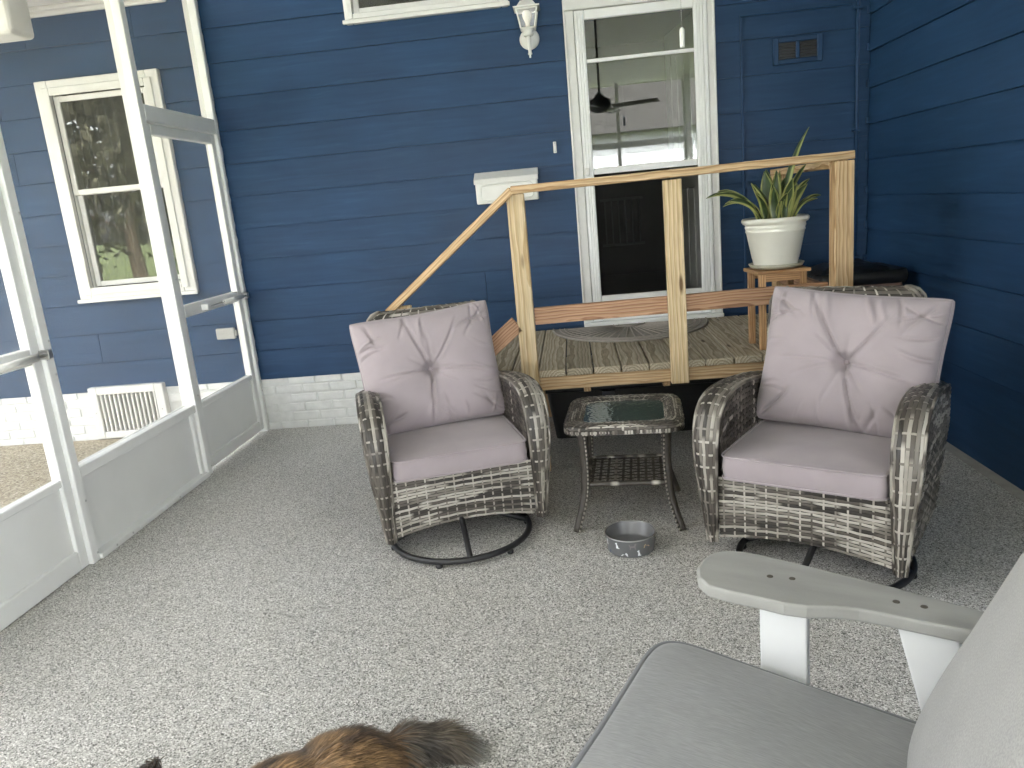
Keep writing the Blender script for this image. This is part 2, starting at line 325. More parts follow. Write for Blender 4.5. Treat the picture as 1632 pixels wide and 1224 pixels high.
# ------------------------------------------------------------------ ground, floor, patio, roof
YW, XR, XL = 5.283, 1.912, -2.32
YB = -2.3                                        # back edge of the porch, behind the camera
def slab(name, x0, x1, y0, y1, z0, z1, mat):
    V, F = boxes_data([(x0, x1, y0, y1, z0, z1)]); o = link(name, mesh(V, F), mat); o['kind'] = 'structure'; return o
V, F = [(-400, -400, -.12), (400, -400, -.12), (400, 400, -.12), (-400, 400, -.12)], [(0, 1, 2, 3)]
link('lawn', mesh(V, F), M_LAWN)['kind'] = 'structure'
slab('porch_floor', -2.44, XR-.055, YB-.15, YW-.02, -.3, 0, M_FLOOR)
slab('floor_edging', XR-.055, XR+.02, YB-.15, YW-.02, -.3, .004, M_CONC)
slab('bounce_slab', -26, -7.505, -4, 30, -.3, .0, M_BOUNCE)  # unseen pale ground added to bounce light towards the right wall
slab('patio', -7.5, -2.445, -1.5, YW-.02, -.3, .012, M_PATIO)
# lean-to ceiling, high at the house and low behind the camera; slope flattened to admit more sky
ZC = lambda y: 3.62-.060*(YW-y)
roof = empty('porch_roof'); roof['kind'] = 'structure'; WM[roof] = Matrix.Identity(4)
npl = 16
for i in range(npl):
    y0 = YB-.3+(YW-YB+.3)*i/npl; y1 = YB-.3+(YW-YB+.3)*(i+1)/npl
    bar('ceiling_plank', (XL-.2, (y0+y1)/2, ZC((y0+y1)/2)), (XR+.3, (y0+y1)/2, ZC((y0+y1)/2)), (y1-y0)-.008, .03, M_CEIL, roof, up=(0, -.060, 1), bev=.004)
bar('roof_deck', ((XL+XR)/2, YB-.5, ZC(YB-.5)+.08), ((XL+XR)/2, YW+.1, ZC(YW+.1)+.08), XR-XL+1.0, .1, M_ROOF, roof)

# ------------------------------------------------------------------ the house
house = thing('house', 'blue lap-sided house with white painted brick base round the porch corner', 'house', (0, YW, 0))
def lap_board(name, x0, x1, z0, z1, parent, wall='back', t=.013, lift=0):
    """one lap board: thick at its lower edge, tucked at its upper edge; local X along the board"""
    L = x1-x0; h = z1-z0; y_b, y_t = -t-lift, -.002
    V = []
    for x in (-L/2, L/2): V += [(x, y_b, -h/2-.012), (x, y_b+.0015, -h/2+.02), (x, y_t, h/2-.0195), (x, .004, h/2-.0195), (x, .004, -h/2-.012)]
    F = [(0, 5, 6, 1), (1, 6, 7, 2), (2, 7, 8, 3), (3, 8, 9, 4), (4, 9, 5, 0), (0, 1, 2, 3, 4), (9, 8, 7, 6, 5)]
    c = Vector(((x0+x1)/2, 0, (z0+z1)/2))
    if wall == 'back': M = Matrix.Translation((c.x, YW+t, c.z))
    else: M = Matrix.Translation((XR+t, c.x, c.z)) @ Matrix.Rotation(R(-90), 4, 'Z')
    return link(name, mesh(V, F), M_SIDING, parent, M)
# openings of the back wall: x0, x1, z0, z1
DOOR = (.06, .95, .56, 2.64); WINL = (-3.50, -2.71, 1.06, 2.51); WINU = (-1.33, -.335, 2.695, 3.3)
OPEN = [DOOR, WINL, WINU]
def holes_wall(x0, x1, z0, z1, y0, y1, holes):
    xs = sorted({x0, x1, *[h[0] for h in holes], *[h[1] for h in holes]}); zs = sorted({z0, z1, *[h[2] for h in holes], *[h[3] for h in holes]}); bs = []
    for a, b in zip(xs, xs[1:]):
        for c, d in zip(zs, zs[1:]):
            mx_, mz_ = (a+b)/2, (c+d)/2
            if not any(h[0] < mx_ < h[1] and h[2] < mz_ < h[3] for h in holes): bs.append((a, b, y0, y1, c, d))
    return bs
V, F = boxes_data(holes_wall(-8, XR+.1, .30, 3.75, YW+.016, YW+.14, OPEN)); wall_b = link('siding_wall', mesh(V, F), M_SIDING, house)
EXP, Z0 = .216, .386
rng = random.Random(3)
def rows_z():
    k = 0
    while Z0+k*EXP < 3.7: yield k, Z0+k*EXP; k += 1
for k, z in rows_z():
    zt = z+EXP
    cuts = [(-8, XR)]
    for (a, b, c, d) in OPEN:
        lo, hi = max(z, c), min(zt, d)
        if hi-lo > EXP*.5:
            nc = []
            for (p, q) in cuts:
                if b <= p or a >= q: nc.append((p, q)); continue
                if a-p > .01: nc.append((p, a))
                if q-b > .01: nc.append((b, q))
            cuts = nc
    joints = {0: [-1.62+.26-.14], 1: [], 2: [-.62], 3: [-2.9]}.get(k, [rng.uniform(-7, -5), rng.uniform(-5, -3)]) if k < 12 else []
    joints = joints + ([-4.2+.7*(k % 3), -6.3+.5*(k % 4)] if k % 2 else [-5.1-.4*(k % 3)])
    for (p, q) in cuts:
        js = [p]+sorted(j for j in joints if p+.15 < j < q-.15)+[q]
        for a, b in zip(js, js[1:]):
            lap_board('siding_board', a+(.0015 if a != p else 0), b-(.0015 if b != q else 0), z, zt, wall_b, 'back', lift=rng.uniform(-.0008, .0012))
# the wing wall on the right
YE = .75  # wall stops here, out of view, to let in side light
V, F = boxes_data([(XR+.016, XR+.16, YE, YW+.2, -.2, 3.75)]); wall_r = link('wing_wall', mesh(V, F), M_SIDING, house)
k = -1
while True:
    z = .018+.2165*k if k > -1 else -.19
    k += 1
    z = .018+.2165*k
    if z > 3.7: break
    j = rng.uniform(1.2, 2.6)
    a0 = -YW; 
    for a, b in ((YE, j), (j+.003, YW-.001)):
        lap_board('siding_board', a, b, z, z+.2165, wall_r, 'right', lift=rng.uniform(-.0006, .001))
    # metal clip in the inside corner
    box('corner_clip', XR-.014, XR+.002, YW-.016, YW-.003, z-.008, z+.035, M_SIDING, wall_r, 'z', .002)
# painted brick base, every brick its own piece
V, F = boxes_data([(-8, XR+.1, YW+.012, YW+.14, -.25, .39)]); base = link('brick_foundation', mesh(V, F), M_MORTAR, house)
bw, bh, mj = .203, .0675, .0095
brick_me = [box_mesh(bw-mj, .05, bh-mj, .005, 1) for _ in range(3)]; half_me = box_mesh(bw/2-mj, .05, bh-mj, .005, 1)
rb = random.Random(11)
nrow = 0; z = .388-bh
while z > -.03:
    x = -6.6+(bw/2 if nrow % 2 else 0)
    while x < XR-.15:
        if x+bw < -2.20 or x > -2.3:
            vent = (x+bw > -3.60 and x < -3.10 and z < .40)
            if not vent: link('brick', rb.choice(brick_me), M_BRICK, base, Matrix.Translation((x+bw/2, YW+.029+rb.uniform(-.0015, .0015), z+bh/2)) @ Matrix.Rotation(rb.uniform(-.006, .006), 4, 'Y'))
        x += bw
    z -= bh; nrow += 1
for me in brick_me:
    if not me.materials: me.materials.append(M_BRICK)

# --- storm door
ZD = .585
door = empty('storm_door', (.5, YW-.03, ZD)); door.parent = house; door.matrix_basis = Matrix.Translation((.5, -.03, ZD)); WM[door] = Matrix.Translation((.5, YW-.03, ZD))
box('casing', .034, .100, YW-.030, YW+.012, ZD+.005, 2.598, M_TRIM, door, 'z', .006, 2)
box('casing', .924, .972, YW-.030, YW+.012, ZD+.005, 2.598, M_TRIM, door, 'z', .006, 2)
box('casing', .034, .972, YW-.032, YW+.012, 2.5985, 2.665, M_TRIM, door, 'x', .006, 2)
for x0 in (.034, .958): box('casing_bead', x0, x0+.014, YW-.040, YW-.0305, ZD+.01, 2.60, M_TRIM, door, 'z', .004, 2)
box('hinge_rail', .900, .922, YW-.036, YW, ZD+.02, 2.596, M_ALU, door, 'z', .003)
for xs in ((.102, .166), (.842, .898)):
    box('door_stile', xs[0], xs[1], YW-.024, YW+.01, ZD+.03, 2.594, M_ALU, door, 'z', .004)
    for q in range(3):
        xq = xs[0]+.012+q*.017; box('stile_bead', xq, xq+.009, YW-.028, YW-.0235, ZD+.06, 2.58, M_ALU, door, 'z', .002)
box('top_rail', .1665, .8415, YW-.024, YW+.01, 2.536, 2.594, M_ALU, door, 'x', .004)
box('kick_rail', .1665, .8415, YW-.024, YW+.01, ZD+.03, .786, M_ALU, door, 'x', .004)
box('sash_bar', .1665, .8415, YW-.020, YW+.004, 2.280, 2.302, M_ALU, door, 'x', .003)
box('meeting_rail', .1665, .8415, YW-.022, YW+.006, 1.588, 1.628, M_ALU, door, 'x', .003)
box('latch', .108, .140, YW-.055, YW-.0245, 1.585, 1.635, M_WHITE, door, 'z', .006, 2)
box('threshold', .034, .972, YW-.075, YW+.012, .5865, ZD+.028, M_ALU, door, 'x', .004)
for nm, z0, z1 in (('pane', 2.302, 2.536), ('pane', 1.628, 2.280), ('pane', .786, 1.588)):
    if z0 < 1: link('door_screen', mesh([(.1668, YW-.004, z0), (.8412, YW-.004, z0), (.8412, YW-.004, z1), (.1668, YW-.004, z1)], [(0, 1, 2, 3)]), M_DSCREEN, door)
    else: box(nm, .1668, .8412, YW-.006, YW-.002, z0, z1, M_GLASS, door, bev=0)
# --- rooms behind the glass
room = empty('interior_room', (0, 0, 0)); room.parent = house; room.matrix_basis = Matrix.Translation((0, .2, 0)); WM[room] = Matrix.Translation((0, YW+.2, 0))
V, F = boxes_data([(-8, XR+.2, YW+3.6, YW+3.7, -.2, 3.8), (-8.1, -8, YW+.1, YW+3.7, -.2, 3.8), (XR+.2, XR+.3, YW+.1, YW+3.7, -.2, 3.8), (-8, XR+.2, YW+.145, YW+3.6, 3.0, 3.1), (-2.0, -1.9, YW+.145, YW+3.6, .55, 3.0), (-8, XR+.2, YW+.145, YW+3.6, 3.70, 3.78)])
link('inner_walls', mesh(V, F), M_DARK, room)
V, F = boxes_data([(-8, XR+.2, YW+.145, YW+3.6, .45, .56)]); link('inner_floor', mesh(V, F), M_INFLOOR, room)
# inner door standing open on the right, with moulded panels
bar('inner_door', (.90, YW+.16, 1.57), (.80, YW+.96, 1.57), .04, 1.98, M_WHITE, room)
for q in range(4):
    a = Vector((.868-.002, YW+.28, 0)); b = Vector((.775, YW+.92, 0)); t0, t1 = q/4+.03, (q+1)/4-.03
    for zz0, zz1 in ((.75, 1.45), (1.65, 2.4)):
        p = a.lerp(b, t0); r_ = a.lerp(b, t1); bar('door_moulding', (p.x, p.y, (zz0+zz1)/2), (r_.x, r_.y, (zz0+zz1)/2), .012, zz1-zz0, M_WHITE, room, bev=.006)
# wall register seen through the lower pane
for q in range(6): box('register_slat', .37+.075*q, .385+.075*q, YW+3.57, YW+3.6, .91, 1.38, M_REG, room, 'z', .002)
for zz in (.88, 1.38): box('register_frame', .33, .80, YW+3.57, YW+3.6, zz, zz+.03, M_REG, room, bev=.002)
# --- windows
def window(name, x0, x1, z0, z1, trim, zmeet, sill, parent, curtain=True, label=None):
    wdw = empty(name); wdw.parent = parent; M = Matrix.Translation(((x0+x1)/2, YW-.02, z0)); wdw.matrix_basis = WM[parent].inverted() @ M; WM[wdw] = M
    if label: wdw['label'] = label
    y0, y1 = YW-.034, YW+.012; t = trim
    for a, b, c, d, ax in ((x0, x0+t, z0, z1, 'z'), (x1-t, x1, z0, z1, 'z'), (x0+t+.0005, x1-t-.0005, z1-t, z1, 'x'), (x0+t+.0005, x1-t-.0005, z0, z0+t, 'x')):
        box('casing', a, b, y0, y1, c, d, M_TRIM, wdw, ax, .007, 2)
        # stepped moulding on the inner half of the casing
    e = t*.45
    for a, b, c, d, ax in ((x0+t-e, x0+t+.012, z0+t-e, z1-t+e, 'z'), (x1-t-.012, x1-t+e, z0+t-e, z1-t+e, 'z'), (x0+t+.013, x1-t-.013, z1-t-.012, z1-t+e, 'x'), (x0+t+.013, x1-t-.013, z0+t-e, z0+t+.012, 'x')):
        box('moulding', a, b, y0-.012, y0-.0005, c, d, M_TRIM, wdw, ax, .005, 2)
    if sill: box('sill', x0-.012, x1+.012, y0-.022, y0-.0005, z0-.004, z0+.022, M_TRIM, wdw, 'x', .005, 2)
    i0, i1, j0, j1 = x0+t+.012, x1-t-.012, z0+t+.012, z1-t-.012; s = .036
    def sash(y, a0, a1, c0, c1):
        for a, b, c, d, ax in ((a0, a0+s, c0, c1, 'z'), (a1-s, a1, c0, c1, 'z'), (a0+s+.0003, a1-s-.0003, c1-s, c1, 'x'), (a0+s+.0003, a1-s-.0003, c0, c0+s, 'x')):
            box('sash', a, b, y, y+.028, c, d, M_TRIM, wdw, ax, .003)
        box('pane', a0+s, a1-s, y+.012, y+.016, c0+s, c1-s, M_GLASS, wdw, bev=0)
    if zmeet:
        sash(YW-.005, i0+.002, i1-.002, zmeet-.018, j1-.002); sash(YW+.028, i0+.004, i1-.004, j0+.002, zmeet+.016)
    else: sash(YW-.005, i0, i1, j0, j1)
    # jamb liner
    for a, b, c, d in ((i0-.012, i0, j0-.02, j1+.02), (i1, i1+.012, j0-.02, j1+.02)): box('jamb', a, b, YW+.013, YW+.14, c, d, M_TRIM, wdw, 'z', 0)
    if curtain:
        n = 60; V = []; F = []
        for q in range(n+1):
            x = i0-.05+(i1-i0+.1)*q/n; y = YW+.22+.018*math.sin(q*1.1)+.01*math.sin(q*.37+1); V += [(x, y, j0-.1), (x, y, j1+.1)]
        for q in range(n): F.append((2*q, 2*q+2, 2*q+3, 2*q+1))
        o = link('curtain', mesh(V, F, True), M_CURT, wdw); sm = o.modifiers.new('s', 'SOLIDIFY'); sm.thickness = .003
    return wdw
window('sash_window', -3.545, -2.670, 1.040, 2.538, .088, 1.80, True, house, True)
window('upper_window', -1.360, -.305, 2.668, 3.32, .045, None, True, house, False)
# painted-over access panel, its trim and the pipe in the corner
pan = empty('access_panel'); pan.parent = house; M = Matrix.Translation((1.48, YW-.01, .66)); pan.matrix_basis = WM[house].inverted() @ M; WM[pan] = M
box('panel_trim', 1.128, 1.142, YW-.014, YW+.002, .64, 2.45, M_SIDING, pan, 'z', .003)
box('panel_trim', 1.128, 1.81, YW-.016, YW+.002, 2.4505, 2.464, M_SIDING, pan, 'x', .003)
tube('conduit', [(1.838, YW-.022, .62), (1.838, YW-.022, 3.5)], .011, M_SIDING, pan, 10)
for zz in (.9, 1.7, 2.42): box('pipe_strap', 1.812, 1.864, YW-.036, YW-.004, zz, zz+.014, M_SIDING, pan, 'x', .002)
# soffit and crown over the patio wall, and the boxed eave
sof = empty('patio_soffit'); sof.parent = house; M = Matrix.Translation((-4.5, YW-.5, 2.95)); sof.matrix_basis = WM[house].inverted() @ M; WM[sof] = M
box('soffit', -7.8, XL-.215, 2.70, YW+.01, 2.985, 3.02, M_CEIL, sof, bev=.002)
box('crown', -7.8, XL-.215, YW-.03, YW+.01, 2.937, 2.9845, M_TRIM, sof, bev=.01, seg=2)
box('crown', -7.8, XL-.215, YW-.075, YW-.0305, 2.958, 2.9845, M_TRIM, sof, bev=.008, seg=2)
box('patio_shade_roof', -8.2, XL-.212, 2.60, YW+.1, 3.03, 3.12, M_ROOF, sof, bev=.01)  # unseen roof carried this far out to dim the patio wall

box('boxed_eave', -5.2, -3.10, 4.50, 4.72, 2.655, 2.984, M_TRIM, sof, bev=.03, seg=3)
V, F = boxes_data([(-8.4, XR+.5, YW-.1, YW+4.2, 3.79, 3.95), (XR+.16, XR+4, YE, YW-.105, 3.79, 3.95), (XR+.17, XR+4, YE, YE+.1, -.2, 3.785), (XR+3.9, XR+4, YE+.105, YW+.1, -.2, 3.785)]); link('roof', mesh(V, F), M_ROOF, house)

# ------------------------------------------------------------------ screen enclosure
enc = thing('screen_enclosure', 'white aluminium screen wall with posts and kick panels on the left side of the porch', 'screen wall', (XL, 3.7, 0))
XO = XL-.085
def screen_panel(y0, y1, z0, z1, parent, x=XL-.05):
    V = [(x, y0, z0), (x, y1, z0), (x, y1, z1), (x, y0, z1)]; return link('screen', mesh(V, [(0, 1, 2, 3)]), M_SCREEN, parent)
def screws(pts, parent):
    for p in pts: link('screw', SCREW, M_STEEL, parent, Matrix.Translation(p) @ Matrix.Rotation(R(90), 4, 'Y'))
SCREW = lathe_mesh([(0, .003), (.004, .0025), (.0055, 0), (.0055, -.002)], 10)
def post(y0, y1, x0=XO, x1=XL, z1=None):
    return box('post', x0, x1, y0, y1, .0, z1 or ZC(y0)-.02, M_ALU, enc, 'z', .004)
post(5.222, 5.262); post(4.29, 4.345); post(3.115, 3.170); post(1.93, 1.985); post(.75, .805); post(-.43, -.375); post(-1.6, -1.545)
screws([(XL+.001, 3.158, zz) for zz in (.04, .3, .9, 1.05, 1.6, 2.1)] + [(XL+.001, 4.335, zz) for zz in (.05, .5, 1.2, 2.2)] + [(XL+.001, 5.25, zz) for zz in (.3, 1.1, 1.9, 2.3, 2.8)], enc)
# ragged sealant bead between the wall post and the lap boards
rz = random.Random(5); pts = []
for q in range(90):
    zz = .02+q*.034; pts.append((XL-.012+rz.uniform(-.003, .003), 5.267+.004*math.sin(q*2.1)+rz.uniform(-.003, .003), zz))
tube('sealant_bead', pts, .009, M_WHITE, enc, 6)
def door_bay(y0, y1, closer_end, name='screen_door', label=None, zb=.024):
    """screen door between two posts, with header, kick panel, mid rail and closer"""
    d = empty(name); d.parent = enc; M = Matrix.Translation((XL, (y0+y1)/2, .02)); d.matrix_basis = WM[enc].inverted() @ M; WM[d] = M
    if label: d['label'] = label
    xa, xb = XO+.020, XL-.018
    box('header', XO, XL, y0, y1, 2.085, 2.175, M_ALU, enc, 'y', .004)
    for a, b in ((y0+.001, y0+.058), (y1-.058, y1-.001)): box('stile', xa, xb, a, b, zb, 2.078, M_ALU, d, 'z', .004)
    for a, b in ((y0+.0005, y0+.010), (y1-.010, y1-.0005)): box('jamb_stop', XO+.003, XO+.0195, a, b, .012, 2.084, M_ALU, d, 'z', .002)
    box('top_rail', xa, xb, y0+.0585, y1-.0585, 2.018, 2.078, M_ALU, d, 'y', .004)
    box('mid_rail', xa, xb, y0+.0585, y1-.0585, .965, 1.035, M_ALU, d, 'y', .004)
    box('kick_rail', xa, xb, y0+.0585, y1-.0585, .405, .440, M_ALU, d, 'y', .004)
    box('bottom_rail', xa, xb, y0+.0585, y1-.0585, zb, .095, M_ALU, d, 'y', .004)
    box('kick_panel', xa+.012, xb-.018, y0+.0588, y1-.0588, .0955, .4048, M_KICK, d, 'y', 0)
    screen_panel(y0+.0585, y1-.0585, .44, .965, d, xa+.015); screen_panel(y0+.0585, y1-.0585, 1.035, 2.018, d, xa+.015)
    s = -1 if closer_end == 'far' else 1
    ya = y1-.02 if closer_end == 'far' else y0+.02
    tube('closer', [(XL+.02, ya+s*.06, .998), (XL+.02, ya+s*.34, .998)], .016, M_WHITE, d, 14)
    tube('closer_rod', [(XL+.02, ya+s*.34, .998), (XL+.02, ya+s*.56, .998)], .005, M_STEEL, d, 8)
    tube('closer_rod', [(XL+.015, ya-s*.02, .998), (XL+.02, ya+s*.06, .998)], .009, M_STEEL, d, 8)
    box('closer_bracket', XL-.018, XL+.028, ya-s*.035, ya-s*.005, .978, 1.018, M_STEEL, d, bev=.003)
    box('closer_bracket', XL-.018, XL+.028, ya+s*.55, ya+s*.59, .980, 1.016, M_ALU, d, bev=.003)
    screen_panel(y0, y1, 2.175, ZC(y0)-.05, enc)
door_bay(4.3455, 5.2215, 'far', label='white screen door nearest the blue wall with its closer')
door_bay(2.20, 3.1145, 'far', label='white screen door at the left edge of the photo', zb=.003)
box('post', XO, XL, 2.145, 2.1995, 0, ZC(2.2)-.02, M_ALU, enc, 'z', .004)
def fixed_bay(y0, y1):
    box('chair_rail', XO+.01, XL-.004, y0, y1, .405, .455, M_ALU, enc, 'y', .004)
    box('floor_channel', XO+.002, XL+.012, y0, y1, .001, .028, M_ALU, enc, 'y', .003)
    box('kick_panel', XO+.03, XL-.04, y0, y1, .0285, .4045, M_KICK, enc, 'y', 0)
    box('panel_stop', XL-.0395, XL-.020, y1-.035, y1-.0005, .0285, .4045, M_ALU, enc, 'z', .003)
    screen_panel(y0, y1, .455, ZC(y0)-.05, enc)
    screws([(XL+.0125, y0+.12, .016), (XL+.0125, y0+.26, .016), (XL+.0125, (y0+y1)/2+.18, .016)], enc)
fixed_bay(3.1705, 4.2895)
for a, b in ((1.9855, 2.1445), (.8055, 1.9295), (-.3745, .7495), (-1.5445, -.4305), (YB, -1.6005)): fixed_bay(a, b)
bar('top_plate', (XL-.05, YB, ZC(YB)-.05), (XL-.05, YW-.02, ZC(YW)-.05), .09, .07, M_ALU, enc)
# screen wall behind the camera
enc2 = thing('screen_enclosure', 'white aluminium screen wall closing the porch behind the viewer', 'screen wall', (0, YB, 0))
for q in range(5):
    x = XL+(XR-XL-.06)*q/4; box('post', x, x+.055, YB-.08, YB, 0, ZC(YB)-.02, M_ALU, enc2, 'z', .004)
    if q < 4:
        x2 = XL+(XR-XL-.06)*(q+1)/4
        box('chair_rail', x+.0555, x2-.0005, YB-.075, YB-.004, .405, .455, M_ALU, enc2, 'x', .004); box('kick_panel', x+.0555, x2-.0005, YB-.05, YB-.045, .02, .4045, M_KICK, enc2, bev=0)
        box('header', x+.0555, x2-.0005, YB-.075, YB-.004, 2.16, 2.25, M_ALU, enc2, 'x', .004)
        for z0, z1 in ((.455, 2.16), (2.25, ZC(YB)-.05)): link('screen', mesh([(x+.05, YB-.03, z0), (x2, YB-.03, z0), (x2, YB-.03, z1), (x+.05, YB-.03, z1)], [(0, 1, 2, 3)]), M_SCREEN, enc2)

enc3 = thing('screen_enclosure', 'added white screen wall, unseen, letting light in beyond the right blue wall', 'screen wall', (XR, -.8, 0))  # unseen opening added so more light enters from the right
ys = [YB, YB+1.0, YB+2.0, YE-.06]
for q, y in enumerate(ys):
    box('post', XR-.02, XR+.06, y, y+.055, 0, ZC(y)-.02, M_ALU, enc3, 'z', .004)
    if q < 3:
        y2 = ys[q+1]; box('chair_rail', XR-.015, XR+.055, y+.0555, y2-.0005, .405, .455, M_ALU, enc3, 'y', .004); box('kick_panel', XR+.02, XR+.025, y+.0555, y2-.0005, .02, .4045, M_KICK, enc3, bev=0)
        link('screen', mesh([(XR+.02, y+.05, .455), (XR+.02, y2, .455), (XR+.02, y2, ZC(y)-.05), (XR+.02, y+.05, ZC(y)-.05)], [(0, 1, 2, 3)]), M_SCREEN, enc3)

# ------------------------------------------------------------------ deck landing and its rails
deck = thing('deck_landing', 'pine deck landing with handrail and stair rail before the storm door', 'deck', (.45, 4.6, 0))
YF = 3.945
gaps = [-.087+.1447*q for q in range(-3, 11)]
xs = [-.5205]+gaps[1:]+[1.352]
rd = random.Random(21)
for a, b in zip(xs, xs[1:]):
    if b-a > .03: box('deck_board', a+.003, b-.003, YF+rd.uniform(-.002, .004), YW-.035, .545, .583+rd.uniform(-.002, .001), M_DECK, deck, 'y', .005, 2)
box('fascia', -.2285, 1.352, 3.9605, 3.998, .472, .5445, M_PINE, deck, 'x', .003)
box('fascia', -.5205, -.3185, 3.9605, 3.998, .472, .5445, M_PINE, deck, 'x', .003)
box('side_joist', 1.314, 1.352, 3.9985, YW-.04, .472, .5445, M_PINE, deck, 'y', .003)
box('side_joist', -.5205, -.4825, 3.9985, YW-.04, .472, .5445, M_PINE, deck, 'y', .003)
for q in range(3): box('joist', .0+.42*q, .038+.42*q, 3.9985, YW-.04, .44, .5445, M_PINE, deck, 'y', .003)
for x in (-.30, 1.25):
    for y in (4.0, 5.1): box('leg', x, x+.089, y, y+.089, 0, .4715, M_PINE, deck, 'z', .004)
box('rail_post', -.318, -.229, 3.921, 3.9600, .474, 1.4975, M_PINE2, deck, 'z', .004)
box('rail_post', .456, .546, 3.921, 3.9600, .467, 1.4960, M_PINE2, deck, 'z', .004)
box('rail_post', 1.257, 1.346, 3.871, 3.9600, .455, 1.5085, M_PINE, deck, 'z', .004)
bar('top_rail', (-.290, 3.930, 1.5165), (1.348, 3.915, 1.5315), .089, .038, M_PINE, deck)
bar('mid_rail', (-.45+.222, 3.980, .870), (1.256, 3.980, .884), .038, .087, M_CEDAR, deck)
# stair rails running down to the left
sl = (.969-1.533)/(-.994+.289)
def at_slope(x, z0): return (x, 3.94, z0+sl*(x+.289))
d_ = Vector((1, 0, sl)).normalized()
bar('stair_rail', at_slope(-.985, 1.5165), at_slope(-.2885, 1.5165), .089, .038, M_PINE, deck)
bar('stair_mid_rail', at_slope(-.93, .868), at_slope(-.3190, .868), .038, .087, M_CEDAR, deck)
box('stair_post', -.955, -.866, 3.921, 3.9600, .0, .985, M_PINE2, deck, 'z', .004)
for y in (4.02, 5.12):
    V, F = prism_data([(-.5215, .36), (-.5215, .544), (-.60, .544), (-.945, .16), (-.945, .0), (-.80, .0)], y, y+.038)
    V = [(p[0], p[2], p[1]) for p in V]; link('stringer', mesh(V, [tuple(reversed(f)) for f in F]), M_PINE, deck)
for q in range(2):
    for k2 in range(2): x1 = -.5225-.21*q-.105*k2; box('stair_tread', x1-.101, x1, 3.97, 5.2, .39-.19*q-.038, .39-.19*q, M_DECK, deck, 'y', .004)
# right-hand side rail
box('rail_post', 1.300, 1.389, YW-.105, YW-.016, .40, 1.4760, M_PINE, deck, 'z', .004)
bar('side_top_rail', (1.302, 3.966, 1.4955), (1.345, YW-.012, 1.4955), .089, .038, M_PINE, deck)
bar('side_mid_rail', (1.300, 3.966, .845), (1.325, YW-.11, .845), .038, .087, M_CEDAR, deck)

# ------------------------------------------------------------------ things on the wall
lan = thing('wall_lantern', 'white coach lantern on the blue wall left of the door', 'lantern', (-.187, YW-.004, 2.46))
LY = -.105
def loc_l(x, y, z): return Vector((x, y, z-2.46))
me = lathe_mesh([(0, .0), (.063, .0), (.064, .006), (.058, .016), (.036, .024), (0, .026)], 32); link('backplate', me, M_WHITE, lan, Matrix.Translation((0, 0, 0)) @ Matrix.Rotation(R(90), 4, 'X'), True)
def frustum(w0, w1, z0, z1, V, F):
    b = len(V)
    for wv_, zz in ((w0, z0), (w1, z1)): V += [(-wv_, LY-wv_, zz), (wv_, LY-wv_, zz), (wv_, LY+wv_, zz), (-wv_, LY+wv_, zz)]
    F += [(b, b+1, b+5, b+4), (b+1, b+2, b+6, b+5), (b+2, b+3, b+7, b+6), (b+3, b, b+4, b+7), (b+3, b+2, b+1, b), (b+4, b+5, b+6, b+7)]
V, F = [], []; frustum(.080, .082, .156, .164, V, F); frustum(.062, .036, .1645, .202, V, F); frustum(.030, .018, .2025, .210, V, F); link('cap', mesh(V, F), M_WHITE, lan, None, True)
me = lathe_mesh([(.013, .210), (.011, .222), (.006, .235), (.004, .255), (.007, .262), (.004, .268), (0, .272)], 16); link('finial', me, M_WHITE, lan, Matrix.Translation((0, LY, 0)), True)
w_t, w_b, zt, zb = .064, .043, .155, .040
for sx in (-1, 1):
    for sy in (-1, 1): bar('cage_bar', (sx*w_b, LY+sy*w_b, zb), (sx*w_t, LY+sy*w_t, zt), .010, .010, M_WHITE, lan, up=(0, 1, 0), bev=.002, local=True)
for wv_, zz in ((w_t, zt-.004), (w_b, zb+.002)):
    for s in (-1, 1):
        bar('cage_ring', (-wv_, LY+s*wv_, zz), (wv_, LY+s*wv_, zz), .009, .009, M_WHITE, lan, bev=.002, local=True); bar('cage_ring', (s*wv_, LY-wv_+.005, zz), (s*wv_, LY+wv_-.005, zz), .009, .009, M_WHITE, lan, bev=.002, local=True)
for i, (a, b) in enumerate((((-1, -1), (1, -1)), ((1, -1), (1, 1)), ((1, 1), (-1, 1)), ((-1, 1), (-1, -1)))):
    V = [(a[0]*w_b, LY+a[1]*w_b, zb), (b[0]*w_b, LY+b[1]*w_b, zb), (b[0]*w_t, LY+b[1]*w_t, zt), (a[0]*w_t, LY+a[1]*w_t, zt)]; link('lantern_pane', mesh(V, [(0, 1, 2, 3)]), M_LGLASS, lan, None, True)
me = lathe_mesh([(0, .045), (.013, .046), (.014, .072), (.019, .085), (.028, .105), (.031, .122), (.028, .139), (.018, .150), (0, .154)], 24); link('bulb', me, paint('bulb_white', (.82, .81, .78), .3, .02), lan, Matrix.Translation((0, LY, 0)), True)
me = lathe_mesh([(0, 0), (.030, .001), (.033, .010), (.030, .022), (.034, .034), (.044, .040), (0, .0405)], 24); link('collar', me, M_WHITE, lan, Matrix.Translation((0, LY, 0)), True)
me = lathe_mesh([(0, -.128), (.006, -.126), (.007, -.118), (.004, -.113), (.013, -.108), (.014, -.100), (.010, -.095), (.012, -.04), (.015, .0), (.0, .001)], 20); link('stem', me, M_WHITE, lan, Matrix.Translation((0, LY, 0)), True)
tube('arm', [(0, -.01, -.015), (0, LY*.5, -.03), (0, LY, -.03)], .011, M_WHITE, lan, 12, local=True)

